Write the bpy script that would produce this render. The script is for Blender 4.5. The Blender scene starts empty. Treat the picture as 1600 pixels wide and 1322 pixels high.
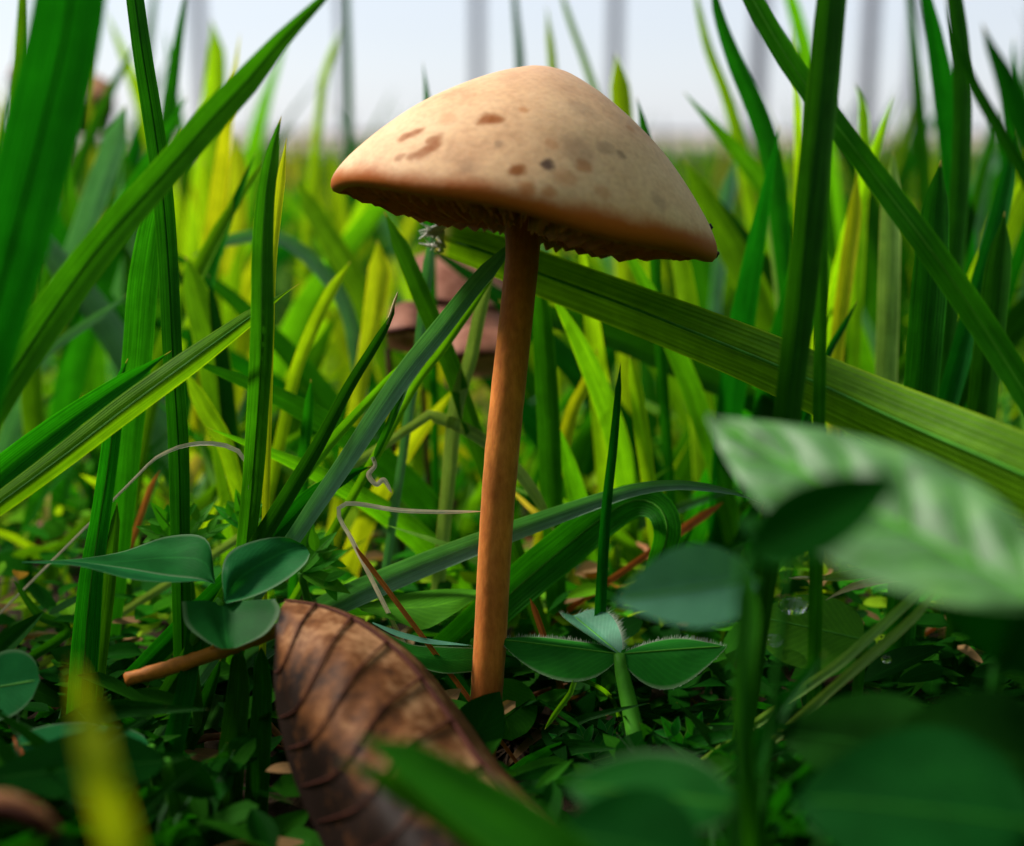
import bpy, math, random
from mathutils import Vector, Matrix, Quaternion
from mathutils.bvhtree import BVHTree
rng = random.Random(11)
MM = 0.001
SC = bpy.context.scene
COL = SC.collection
PX0, PY0, F = 800.0, 661.0, 2084.0          # photo centre and focal length in photo pixels
PITCH = math.radians(12.3); CAMH = 48.0     # camera 48 mm above the soil
FOCUS = 103.0

# ------------------------------------------------------------------ camera
cam_d = bpy.data.cameras.new('camera'); cam = bpy.data.objects.new('camera', cam_d); COL.objects.link(cam)
cam.location = (0, 0, CAMH*MM); cam.rotation_euler = (math.pi/2 - PITCH, 0, 0)
cam_d.sensor_width = 36; cam_d.lens = 36*F/1600
cam_d.clip_start = 0.004; cam_d.clip_end = 4000
cam_d.dof.use_dof = True; cam_d.dof.focus_distance = FOCUS*MM
APERTURE = 2.1                               # mm
cam_d.dof.aperture_fstop = cam_d.lens/APERTURE
SC.camera = cam
# ------------------------------------------------------------------ world and sun
SUN_EL, SUN_AZ = math.radians(43), math.radians(-64)   # azimuth from +Y (view direction), negative = to the left
W = bpy.data.worlds.new('World'); SC.world = W; W.use_nodes = True
wn, wl = W.node_tree.nodes, W.node_tree.links
sky = wn.new('ShaderNodeTexSky'); sky.sky_type = 'NISHITA'; sky.sun_disc = False
sky.sun_elevation = SUN_EL; sky.sun_rotation = SUN_AZ
sky.air_density = 1.0; sky.dust_density = 0.5; sky.ozone_density = 2.0; sky.altitude = 0
hs = wn.new('ShaderNodeHueSaturation'); hs.inputs['Saturation'].default_value = 0.5   # thin even cloud
wl.new(sky.outputs[0], hs.inputs['Color'])
cl = wn.new('ShaderNodeMix'); cl.data_type = 'RGBA'; cl.inputs[0].default_value = 0.5    # even high cloud over the clear sky
cl.inputs[7].default_value = (6.2, 6.7, 7.8, 1); wl.new(hs.outputs[0], cl.inputs[6])
bg = wn['Background']; wl.new(cl.outputs[2], bg.inputs[0]); bg.inputs[1].default_value = 0.065
sd = bpy.data.lights.new('sun', 'SUN'); sun = bpy.data.objects.new('sun', sd); COL.objects.link(sun)
sd.energy = 3.7; sd.angle = math.radians(14); sd.color = (1.0, 0.95, 0.86)
sdir = Vector((math.sin(SUN_AZ)*math.cos(SUN_EL), math.cos(SUN_AZ)*math.cos(SUN_EL), math.sin(SUN_EL)))
sun.rotation_euler = sdir.to_track_quat('Z', 'Y').to_euler(); sun.location = (0, 0, 3)
vs = SC.view_settings; vs.view_transform = 'Standard'; vs.look = 'None'; vs.gamma = 1; vs.exposure = 1.06
SC.render.engine = 'CYCLES'
cy = SC.cycles; cy.use_denoising = True; cy.max_bounces = 8; cy.diffuse_bounces = 4; cy.transmission_bounces = 6
cy.glossy_bounces = 3; cy.transparent_max_bounces = 8; cy.use_adaptive_sampling = True

# ------------------------------------------------------------------ helpers
CT, ST = math.cos(PITCH), math.sin(PITCH)
FW, UP, RT = Vector((0, CT, -ST)), Vector((0, ST, CT)), Vector((1, 0, 0))
CAM = Vector((0, 0, CAMH))
def P(x, y, d):                       # photo pixel + distance (mm) -> point in mm
    return CAM + (FW + RT*((x-PX0)/F) + UP*((PY0-y)/F))*d
def proj(p):
    q = p - CAM; d = q.dot(FW)
    return (PX0 + q.dot(RT)/d*F, PY0 - q.dot(UP)/d*F, d) if d > 1 else (0, 0, d)
def link(o, parent=None):
    COL.objects.link(o)
    if parent is not None:
        o.parent = parent; o.matrix_parent_inverse = Matrix.Identity(4)
    return o
def tag(o, label, cat, group=None, kind=None):
    o['label'] = label; o['category'] = cat
    if group: o['group'] = group
    if kind: o['kind'] = kind
    return o
def wloc(o):
    v = Vector((0, 0, 0))
    while o is not None: v += o.location; o = o.parent
    return v
def mesh_obj(name, verts, faces, mat, parent=None, origin=None, uvs=None, tints=None, smooth=True):
    """verts in mm, world space; origin in mm (defaults to the parent's place)"""
    base = wloc(parent) if parent is not None else Vector((0, 0, 0))
    og = origin*MM if origin is not None else base
    me = bpy.data.meshes.new(name)
    me.from_pydata([tuple(v*MM - og) for v in verts], [], faces)
    if smooth: me.shade_smooth()
    if uvs:
        lay = me.uv_layers.new(name='UVMap'); buf = [0.0]*(2*len(me.loops))
        for i, l in enumerate(me.loops):
            buf[2*i], buf[2*i+1] = uvs[l.vertex_index]
        lay.data.foreach_set('uv', buf)
    if tints:
        a = me.color_attributes.new('tint', 'FLOAT_COLOR', 'POINT'); buf = []
        for t in tints: buf += [t[0], t[1], t[2], 1.0]
        a.data.foreach_set('color', buf)
    me.materials.append(mat)
    o = bpy.data.objects.new(name, me); link(o, parent)
    o.location = og - base if parent is not None else og
    return o
def empty(name, loc_mm):
    o = bpy.data.objects.new(name, None); o.location = loc_mm*MM; o.empty_display_size = 0.005
    return link(o)
def crom(pts, t):
    """Catmull-Rom through tuples / vectors, t in 0..n-1"""
    n = len(pts); i = min(int(t), n-2); f = t-i
    p1, p2 = pts[i], pts[i+1]
    p0 = pts[i-1] if i > 0 else p1*2-p2
    p3 = pts[i+2] if i+2 < n else p2*2-p1
    return 0.5*((p1*2) + (p2-p0)*f + (p0*2-p1*5+p2*4-p3)*f*f + (p1*3-p0-p2*3+p3)*f*f*f)
def resample(pts, extra, n):
    """pts Vectors; extra = list of float tuples carried along; even spacing"""
    m = len(pts); fine = 12*(m-1)
    P_ = [crom(pts, i*(m-1)/fine) for i in range(fine+1)]
    L = [0]
    for a, b in zip(P_, P_[1:]): L.append(L[-1]+(b-a).length)
    out, ex, j = [], [], 0
    for k in range(n+1):
        s = L[-1]*k/n
        while j < fine-1 and L[j+1] < s: j += 1
        f = (s-L[j])/max(1e-9, L[j+1]-L[j])
        out.append(P_[j].lerp(P_[j+1], f))
        t = (j+f)*(m-1)/fine; i = min(int(t), m-2); g = t-i
        ex.append(tuple(a*(1-g)+b*g for a, b in zip(extra[i], extra[i+1])))
    return out, ex
def ribbon_data(pts, extra, n, fold=0.25, across=4, base_i=0, face=None, wave=0.0, seed=0, taper=0.07):
    """extra: (width mm, twist deg). returns verts, faces, uvs"""
    pp, ex = resample(pts, extra, n)
    V, Fc, U = [], [], []
    r = random.Random(seed)
    ph = r.uniform(0, 6)
    for i, p in enumerate(pp):
        t = (pp[min(i+1, n)]-pp[max(i-1, 0)]).normalized()
        nc = (face if face is not None else (CAM-p)).copy()
        nc = nc - t*nc.dot(t)
        if nc.length < 1e-6: nc = Vector((0, -1, 0.01))
        nc.normalize()
        w, tw = ex[i]
        if taper: w *= min(1.0, (i/n/taper+0.02))**0.7
        nn = Quaternion(t, math.radians(tw + wave*math.sin(i*0.55+ph))) @ nc
        sd_ = t.cross(nn)
        for k in range(across+1):
            u = -1+2*k/across
            V.append(p + sd_*(u*w/2) - nn*(fold*w*(0.5-abs(u))) )
            U.append((k/across, i/n))
    s = across+1
    for i in range(n):
        for k in range(across):
            a = base_i+i*s+k
            Fc.append((a, a+1, a+1+s, a+s))
    return V, Fc, U
def tube_data(pts, radii, n, sides=8, caps=True):
    pp, ex = resample(pts, [(r,) for r in radii], n)
    V, Fc, U = [], [], []
    prev = None
    for i, p in enumerate(pp):
        t = (pp[min(i+1, n)]-pp[max(i-1, 0)]).normalized()
        if prev is None:
            a = t.orthogonal().normalized()
        else:
            a = (prev - t*prev.dot(t)).normalized()
        prev = a; b = t.cross(a)
        for k in range(sides):
            an = 2*math.pi*k/sides
            V.append(p + (a*math.cos(an)+b*math.sin(an))*ex[i][0]); U.append((k/sides, i/n))
    for i in range(n):
        for k in range(sides):
            a0 = i*sides+k; a1 = i*sides+(k+1) % sides
            Fc.append((a0, a1, a1+sides, a0+sides))
    if caps:
        Fc.append(tuple(range(sides))[::-1]); Fc.append(tuple(n*sides+k for k in range(sides)))
    return V, Fc, U
def to_ground(pts, ws, z=-1.0):
    """carry the last point on down into the soil, following its own direction"""
    p = pts[-1]
    if p.z <= z+1: return pts, ws
    d = (pts[-1]-pts[-2]).normalized(); h = p.z-z
    hz = Vector((d.x, d.y, 0))
    if d.z < -0.45:
        e = p + d*(h/-d.z); m = p.lerp(e, 0.5)
    else:
        if hz.length > 1e-5: hz.normalize()
        e = p + hz*h*0.9; e.z = z
        m = p + hz*h*0.6 + Vector((0, 0, -h*0.4))
    return pts+[m, e], ws+[(ws[-1][0]*0.95, ws[-1][1]), (ws[-1][0]*0.7, ws[-1][1])]

# ------------------------------------------------------------------ materials
MATS = {}
def nodes(name):
    m = bpy.data.materials.new(name); m.use_nodes = True
    nt = m.node_tree; nt.nodes.clear()
    return m, nt.nodes, nt.links
def N(ns, typ, **kw):
    n = ns.new(typ)
    for k, v in kw.items(): setattr(n, k, v)
    return n
def math_(ns, ls, op, a, b=None, clamp=False):
    n = ns.new('ShaderNodeMath'); n.operation = op; n.use_clamp = clamp
    for i, v in enumerate((a, b)):
        if v is None: continue
        if isinstance(v, (int, float)): n.inputs[i].default_value = v
        else: ls.new(v, n.inputs[i])
    return n.outputs[0]
def mixc(ns, ls, f, a, b, typ='MIX'):
    n = ns.new('ShaderNodeMix'); n.data_type = 'RGBA'; n.blend_type = typ
    for s, v in ((n.inputs[0], f), (n.inputs[6], a), (n.inputs[7], b)):
        if isinstance(v, (int, float)): s.default_value = v
        elif isinstance(v, (tuple, list)): s.default_value = (*v[:3], 1)
        else: ls.new(v, s)
    return n.outputs[2]
def noise(ns, ls, vec, scale, detail=3, rough=0.55):
    n = ns.new('ShaderNodeTexNoise'); n.inputs['Scale'].default_value = scale
    n.inputs['Detail'].default_value = detail; n.inputs['Roughness'].default_value = rough
    if vec is not None: ls.new(vec, n.inputs['Vector'])
    return n
def ramp(ns, ls, f, stops):
    n = ns.new('ShaderNodeValToRGB'); e = n.color_ramp.elements
    while len(e) < len(stops): e.new(0.5)
    for el, (p, c) in zip(e, stops):
        el.position = p; el.color = (*c, 1) if len(c) == 3 else c
    ls.new(f, n.inputs[0]); return n.outputs[0]
def leafy(name, col, trans=0.4, rough=0.45, spec=0.12, ribs=12, rib_str=0.16, warm=(1.5, 1.35, 0.3), kind='grass', tip=(0.45, 0.36, 0.14), tip_at=0.014, sheen=0.0, mott=0.35, edge=0.0):
    """grass blade / leaf: reflecting face + light let through, lengthwise ribs from the UV"""
    if name in MATS: return MATS[name]
    m, ns, ls = nodes(name)
    tc = N(ns, 'ShaderNodeTexCoord'); sep = N(ns, 'ShaderNodeSeparateXYZ'); ls.new(tc.outputs['UV'], sep.inputs[0])
    u, v = sep.outputs[0], sep.outputs[1]
    if col is None:
        at = N(ns, 'ShaderNodeAttribute', attribute_name='tint'); base = at.outputs['Color']
    else:
        rg = N(ns, 'ShaderNodeRGB'); rg.outputs[0].default_value = (*col, 1); base = rg.outputs[0]
        oi = N(ns, 'ShaderNodeObjectInfo')
        h = N(ns, 'ShaderNodeHueSaturation'); ls.new(base, h.inputs['Color'])
        ls.new(math_(ns, ls, 'ADD', math_(ns, ls, 'MULTIPLY', oi.outputs['Random'], 0.03), 0.485), h.inputs['Hue'])
        ls.new(math_(ns, ls, 'ADD', math_(ns, ls, 'MULTIPLY', oi.outputs['Random'], 0.3), 0.85), h.inputs['Value'])
        base = h.outputs[0]
    geo = N(ns, 'ShaderNodeNewGeometry')
    n1 = noise(ns, ls, geo.outputs['Position'], 420, 4, 0.6)
    base = mixc(ns, ls, mott, base, mixc(ns, ls, 1.0, base, ramp(ns, ls, n1.outputs[0], [(0.3, (0.35, 0.4, 0.3)), (0.55, (1, 1, 1)), (0.75, (1.7, 1.5, 1.2))]), 'MULTIPLY'))
    bump_h = None
    if kind == 'grass':
        rb = math_(ns, ls, 'SINE', math_(ns, ls, 'MULTIPLY', u, ribs*2*math.pi))
        base = mixc(ns, ls, math_(ns, ls, 'MULTIPLY', math_(ns, ls, 'ADD', rb, 1), 0.5*rib_str), base, mixc(ns, ls, 1.0, base, (1.9, 1.7, 1.5), 'MULTIPLY'))
        mid = math_(ns, ls, 'ABSOLUTE', math_(ns, ls, 'SUBTRACT', u, 0.5))
        md = math_(ns, ls, 'SUBTRACT', 1.0, math_(ns, ls, 'MULTIPLY', mid, 26), True)
        base = mixc(ns, ls, math_(ns, ls, 'MULTIPLY', md, 0.4), base, mixc(ns, ls, 1.0, base, (2.2, 1.9, 1.6), 'MULTIPLY'))
        bump_h = rb
        st = N(ns, 'ShaderNodeCombineXYZ'); ls.new(math_(ns, ls, 'MULTIPLY', u, 13), st.inputs[0]); ls.new(math_(ns, ls, 'MULTIPLY', v, 5), st.inputs[1])
        ls.new(math_(ns, ls, 'MULTIPLY', n1.outputs[0], 0.4), st.inputs[2])
        n2 = noise(ns, ls, st.outputs[0], 1.6, 3)
        base = mixc(ns, ls, 0.7, base, mixc(ns, ls, 1.0, base, ramp(ns, ls, n2.outputs[0], [(0.3, (0.5, 0.55, 0.5)), (0.7, (1.6, 1.45, 1.4))]), 'MULTIPLY'))
    else:
        au = math_(ns, ls, 'ABSOLUTE', math_(ns, ls, 'SUBTRACT', u, 0.5))
        ph = math_(ns, ls, 'SUBTRACT', math_(ns, ls, 'MULTIPLY', v, ribs*2*math.pi), math_(ns, ls, 'MULTIPLY', au, ribs*5.5))
        vn = math_(ns, ls, 'POWER', math_(ns, ls, 'ABSOLUTE', math_(ns, ls, 'SINE', ph)), 5)
        base = mixc(ns, ls, math_(ns, ls, 'MULTIPLY', vn, rib_str), base, mixc(ns, ls, 1.0, base, (1.9, 1.6, 1.6), 'MULTIPLY'))
        md = math_(ns, ls, 'SUBTRACT', 1.0, math_(ns, ls, 'MULTIPLY', au, 30), True)
        base = mixc(ns, ls, math_(ns, ls, 'MULTIPLY', md, 0.45), base, mixc(ns, ls, 1.0, base, (2.4, 1.9, 1.9), 'MULTIPLY'))
        n3 = noise(ns, ls, geo.outputs['Position'], 2600, 3, 0.6)
        bump_h = math_(ns, ls, 'ADD', math_(ns, ls, 'MULTIPLY', vn, -0.2), math_(ns, ls, 'MULTIPLY', n3.outputs[0], 0.8))
        if edge:
            eg = math_(ns, ls, 'MULTIPLY', math_(ns, ls, 'SUBTRACT', au, 0.44), 22, True)
            base = mixc(ns, ls, math_(ns, ls, 'MULTIPLY', eg, edge), base, (0.25, 0.32, 0.2))
    if kind == 'grass':
        eg = math_(ns, ls, 'MULTIPLY', math_(ns, ls, 'SUBTRACT', mid, 0.455), 30, True)
        base = mixc(ns, ls, math_(ns, ls, 'MULTIPLY', eg, 0.5), base, mixc(ns, ls, 1.0, base, (3.6, 2.3, 2.6), 'MULTIPLY'))
    if tip is not None and kind == 'grass':
        tf = math_(ns, ls, 'SUBTRACT', 1.0, math_(ns, ls, 'DIVIDE', v, tip_at), True)
        base = mixc(ns, ls, tf, base, tip)
    bp = N(ns, 'ShaderNodeBump'); bp.inputs['Strength'].default_value = 0.35; bp.inputs['Distance'].default_value = 0.00006
    ls.new(bump_h, bp.inputs['Height'])
    df = N(ns, 'ShaderNodeBsdfDiffuse'); ls.new(base, df.inputs['Color']); ls.new(bp.outputs[0], df.inputs['Normal'])
    gl = N(ns, 'ShaderNodeBsdfGlossy'); gl.inputs['Roughness'].default_value = rough; ls.new(bp.outputs[0], gl.inputs['Normal'])
    lw = N(ns, 'ShaderNodeLayerWeight'); lw.inputs[0].default_value = 0.25
    pr = N(ns, 'ShaderNodeMixShader')      # waxy gloss of the cuticle
    ls.new(math_(ns, ls, 'MULTIPLY', math_(ns, ls, 'ADD', math_(ns, ls, 'MULTIPLY', lw.outputs['Facing'], 0.22), 0.06), spec), pr.inputs[0])
    ls.new(df.outputs[0], pr.inputs[1]); ls.new(gl.outputs[0], pr.inputs[2])
    tr = N(ns, 'ShaderNodeBsdfTranslucent'); ls.new(mixc(ns, ls, 1.0, base, warm, 'MULTIPLY'), tr.inputs[0])
    mx = N(ns, 'ShaderNodeMixShader'); mx.inputs[0].default_value = trans
    ls.new(pr.outputs[0], mx.inputs[1]); ls.new(tr.outputs[0], mx.inputs[2])
    out = N(ns, 'ShaderNodeOutputMaterial'); ls.new(mx.outputs[0], out.inputs[0])
    MATS[name] = m; return m
def plain(name, col, rough=0.6, spec=0.3, var=0.4, scale=500, bump=0.3, dist=0.0001, sss=0.0, sss_r=0.001):
    if name in MATS: return MATS[name]
    m, ns, ls = nodes(name)
    geo = N(ns, 'ShaderNodeNewGeometry'); n1 = noise(ns, ls, geo.outputs['Position'], scale, 5, 0.6)
    c = mixc(ns, ls, var, col, mixc(ns, ls, 1.0, col, ramp(ns, ls, n1.outputs[0], [(0.3, (0.25, 0.22, 0.2)), (0.5, (1, 1, 1)), (0.75, (1.7, 1.6, 1.5))]), 'MULTIPLY'))
    pr = N(ns, 'ShaderNodeBsdfPrincipled'); ls.new(c, pr.inputs['Base Color'])
    pr.inputs['Roughness'].default_value = rough; pr.inputs['Specular IOR Level'].default_value = spec
    if sss: pr.inputs['Subsurface Weight'].default_value = sss; pr.inputs['Subsurface Scale'].default_value = sss_r
    bp = N(ns, 'ShaderNodeBump'); bp.inputs['Strength'].default_value = bump; bp.inputs['Distance'].default_value = dist
    ls.new(n1.outputs[0], bp.inputs['Height']); ls.new(bp.outputs[0], pr.inputs['Normal'])
    out = N(ns, 'ShaderNodeOutputMaterial'); ls.new(pr.outputs[0], out.inputs[0])
    MATS[name] = m; return m
G = {
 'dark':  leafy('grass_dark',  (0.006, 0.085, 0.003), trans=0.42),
 'mid':   leafy('grass_green', (0.018, 0.14, 0.004), trans=0.46),
 'light': leafy('grass_light', (0.085, 0.27, 0.006), trans=0.48, rough=0.5),
 'lime':  leafy('grass_lime',  (0.27, 0.50, 0.008), trans=0.5, rough=0.5, warm=(1.2, 1.2, 0.3)),
 'yellow':leafy('grass_yellow',(0.40, 0.47, 0.012), trans=0.45, rough=0.55, warm=(1.1, 1.15, 0.3)),
 'blue':  leafy('grass_sky_sheen',(0.085, 0.23, 0.125), trans=0.28, rough=0.4, spec=1.0, warm=(0.8, 1.3, 0.3)),  # bluish sky sheen put into the base colour
 'pale':  leafy('grass_pale',  (0.20, 0.36, 0.09), trans=0.4, rough=0.5, warm=(1.2, 1.2, 0.5)),
 'straw': leafy('straw',       (0.55, 0.46, 0.30), trans=0.2, rough=0.6, warm=(1, 1, 0.8), tip=None),
 'white': leafy('bleached_straw', (0.78, 0.72, 0.60), trans=0.2, rough=0.6, warm=(1, 1, .9), tip=None, mott=.5),
 'rust':  leafy('rust_straw',  (0.42, 0.13, 0.03), trans=0.2, rough=0.6, warm=(1, 1, 0.8), tip=None),
 'tint':  leafy('lawn_grass',  None, trans=0.46, rough=0.5, mott=0.2),
}
CL = {
 'clover': leafy('clover_leaf', (0.010, 0.110, 0.020), trans=0.3, rough=0.5, spec=0.07, kind='leaf', ribs=7, rib_str=0.06, sheen=0.06, warm=(1.0, 1.5, 0.2), edge=0.35),
 'hairy':  leafy('hairy_leaf', (0.018, 0.16, 0.012), trans=0.35, rough=0.55, spec=0.08, kind='leaf', ribs=6, rib_str=0.2, sheen=0.05, warm=(1.0, 1.5, 0.2), edge=0.5),
 'fresh':  leafy('fresh_leaf', (0.05, 0.26, 0.010), trans=0.42, rough=0.55, spec=0.08, kind='leaf', ribs=6, rib_str=0.25, warm=(1.3, 1.4, 0.2)),
 'pale':   leafy('pale_leaf', (0.075, 0.19, 0.055), trans=0.3, rough=0.5, spec=0.35, kind='leaf', ribs=5, rib_str=0.2, sheen=0.1, mott=0.9),
 'blue':   leafy('blue_leaf', (0.08, 0.26, 0.16), trans=0.25, rough=0.45, spec=0.45, kind='leaf', ribs=6, rib_str=0.15, sheen=0.12, warm=(0.8, 1.4, 0.3)),
 'deep':   leafy('deep_shade_leaf', (0.003, 0.042, 0.003), trans=0.35, rough=0.6, spec=0.02, kind='leaf', ribs=6, rib_str=0.15, warm=(1.0, 1.5, 0.2)),  # green darkened to carry the shade of the lower corners
 'cover':  leafy('ground_cover', None, trans=0.4, rough=0.55, spec=0.02, kind='leaf', ribs=4, rib_str=0.15, mott=0.25),
}
M_SOIL = plain('soil', (0.045, 0.030, 0.018), rough=0.95, spec=0.1, var=0.7, scale=180, bump=0.9, dist=0.002)
M_CRUMB = plain('crumb', (0.012, 0.010, 0.009), rough=0.8, var=0.5)
M_TWIG = plain('twig_bark', (0.55, 0.17, 0.02), rough=0.65, var=0.6, scale=700, bump=0.5)
M_STALK = plain('green_stalk', (0.05, 0.22, 0.012), rough=0.55, spec=0.1, var=0.4)
M_DSTALK = plain('dark_stalk', (0.008, 0.07, 0.004), rough=0.7, spec=0.05, var=0.4)
M_HAIR = plain('leaf_hair', (0.55, 0.62, 0.5), rough=0.5, var=0.1)
M_WHITE = plain('torn_fibre', (0.75, 0.72, 0.66), rough=0.6, var=0.25, scale=1500)

# ------------------------------------------------------------------ ground
def ground():
    # rings growing with distance so that the sheet reaches the horizon
    V, Fc = [], []
    rad = [0]; r = 6.0
    while r < 1.2e6: rad.append(r); r *= 1.16
    S = 48
    rr = random.Random(3)
    for i, r in enumerate(rad):
        for k in range(S):
            a = 2*math.pi*k/S
            z = (rr.uniform(-1.2, 1.0) if r < 900 else (rr.uniform(-3, 3) if r < 9000 else 0)) - 1.0
            V.append(Vector((r*math.sin(a), 100+r*math.cos(a), z)))
    for i in range(len(rad)-1):
        for k in range(S):
            a, b = i*S+k, i*S+(k+1) % S
            Fc.append((a, a+S, b+S, b))
    o = mesh_obj('ground', V, Fc, M_SOIL)
    o['kind'] = 'structure'
    return o
ground()
M_VERGE = plain('verge_gravel', (0.30, 0.26, 0.22), rough=0.95, spec=0.1, var=0.6, scale=25, bump=0.6, dist=0.01)
def verge():
    V, Fc = [], []
    nx, ny = 60, 8
    rr = random.Random(8)
    for j in range(ny):
        for i in range(nx):
            x = -9000+18000*i/(nx-1); y = 2600+5200*j/(ny-1)
            V.append(Vector((x, y, (4 if j == 0 else 20+rr.uniform(-10, 14)) if j < ny-1 else 3)))
    for j in range(ny-1):
        for i in range(nx-1):
            a = j*nx+i; Fc.append((a, a+1, a+1+nx, a+nx))
    o = mesh_obj('path', V, Fc, M_VERGE); o['kind'] = 'structure'
verge()

# ------------------------------------------------------------------ fence far behind
M_POST = plain('fence_paint', (0.16, 0.17, 0.20), rough=0.6, var=0.4, scale=30, bump=0.3, dist=0.002)
M_WIRE = plain('fence_wire', (0.25, 0.26, 0.28), rough=0.4, var=0.2, scale=30)
def fence():
    D = 3000.0
    root = empty('wire_fence', Vector((0, D, 0)))
    tag(root, 'grey fence of thin square posts standing beyond the lawn', 'fence')
    xs = [(-340, 30), (-60, 26), (330, 30), (545, 22), (748, 34), (955, 36), (1172, 44), (1338, 40), (1405, 26), (1592, 46), (1800, 36)]
    for x, wpx in xs:
        X = (x-PX0)/F*D; w = wpx/F*D*0.5
        s = w/2
        V, Fc = [], []
        for z, k in ((-30, 1), (60, 1.0), (60, .93), (1080, .93), (1085, 1.15), (1105, 1.15), (1135, 0.3)):
            for sx, sy in ((-1, -1), (1, -1), (1, 1), (-1, 1)): V.append(Vector((X+sx*s*k, D+sy*s*k, z)))
        for i in range(6):
            for q in range(4):
                a = i*4+q; b = i*4+(q+1) % 4; Fc.append((a, b, b+4, a+4))
        Fc.append((24, 25, 26, 27))
        mesh_obj('post', V, Fc, M_POST, root, smooth=False)
    for z in (520, 760, 1000):
        v, f, u = tube_data([Vector((-1700, D-25, z)), Vector((0, D-25, z-6)), Vector((1700, D-25, z))], [2.2]*3, 12, 6)
        mesh_obj('wire', v, f, M_WIRE, root)
fence()

# ------------------------------------------------------------------ mushroom
def cap_material(spots):
    m, ns, ls = nodes('mushroom_cap')
    tc = N(ns, 'ShaderNodeTexCoord'); ob = tc.outputs['Object']
    nw = noise(ns, ls, ob, 700, 3)
    wv = N(ns, 'ShaderNodeVectorMath', operation='MULTIPLY_ADD'); ls.new(nw.outputs['Color'], wv.inputs[0])
    wv.inputs[1].default_value = (0.0011,)*3; ls.new(ob, wv.inputs[2])
    wo = N(ns, 'ShaderNodeVectorMath', operation='SUBTRACT'); ls.new(wv.outputs[0], wo.inputs[0]); wo.inputs[1].default_value = (0.00055,)*3
    wob = wo.outputs[0]
    nb = noise(ns, ls, ob, 160, 5, 0.6); nf = noise(ns, ls, ob, 2200, 3, 0.6)
    base = ramp(ns, ls, nb.outputs[0], [(0.28, (0.38, 0.20, 0.10)), (0.46, (0.56, 0.335, 0.18)), (0.7, (0.63, 0.41, 0.235))])
    base = mixc(ns, ls, 0.30, base, mixc(ns, ls, 1.0, base, ramp(ns, ls, nf.outputs[0], [(0.3, (0.6, 0.55, 0.5)), (0.6, (1.2, 1.2, 1.2))]), 'MULTIPLY'))
    sep = N(ns, 'ShaderNodeSeparateXYZ'); ls.new(ob, sep.inputs[0]); z = sep.outputs[2]
    # slightly greyer disc around the top
    top = math_(ns, ls, 'MULTIPLY', math_(ns, ls, 'SUBTRACT', z, 0.0085), 260, True)
    base = mixc(ns, ls, math_(ns, ls, 'MULTIPLY', top, 0.55), base, (0.40, 0.23, 0.155))
    for c, r, s, colr in spots:
        dn = N(ns, 'ShaderNodeVectorMath', operation='DISTANCE'); ls.new(wob, dn.inputs[0]); dn.inputs[1].default_value = c
        mr = N(ns, 'ShaderNodeMapRange', interpolation_type='SMOOTHSTEP'); ls.new(dn.outputs['Value'], mr.inputs[0])
        mr.inputs[1].default_value = r*1.35; mr.inputs[2].default_value = r*0.45; mr.inputs[3].default_value = 0; mr.inputs[4].default_value = s
        base = mixc(ns, ls, mr.outputs[0], base, colr)
    # moist orange-brown margin with an uneven border
    ze = math_(ns, ls, 'ADD', z, math_(ns, ls, 'MULTIPLY', math_(ns, ls, 'SUBTRACT', nb.outputs[0], 0.5), 0.0022))
    mg = N(ns, 'ShaderNodeMapRange', interpolation_type='SMOOTHSTEP'); ls.new(ze, mg.inputs[0])
    mg.inputs[1].default_value = 0.0018; mg.inputs[2].default_value = 0.0003; mg.inputs[3].default_value = 0; mg.inputs[4].default_value = 1
    base = mixc(ns, ls, mg.outputs[0], base, (0.32, 0.075, 0.006))
    pr = N(ns, 'ShaderNodeBsdfPrincipled'); ls.new(base, pr.inputs['Base Color'])
    pr.inputs['Roughness'].default_value = 0.65; pr.inputs['Specular IOR Level'].default_value = 0.12
    pr.inputs['Subsurface Weight'].default_value = 0.25; pr.inputs['Subsurface Scale'].default_value = 0.0008
    pr.inputs['Subsurface Radius'].default_value = (1.0, 0.5, 0.25)
    bp = N(ns, 'ShaderNodeBump'); bp.inputs['Strength'].default_value = 0.25; bp.inputs['Distance'].default_value = 0.0001
    ls.new(math_(ns, ls, 'ADD', nf.outputs[0], math_(ns, ls, 'MULTIPLY', nb.outputs[0], 2)), bp.inputs['Height']); ls.new(bp.outputs[0], pr.inputs['Normal'])
    out = N(ns, 'ShaderNodeOutputMaterial'); ls.new(pr.outputs[0], out.inputs[0])
    return m
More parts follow.
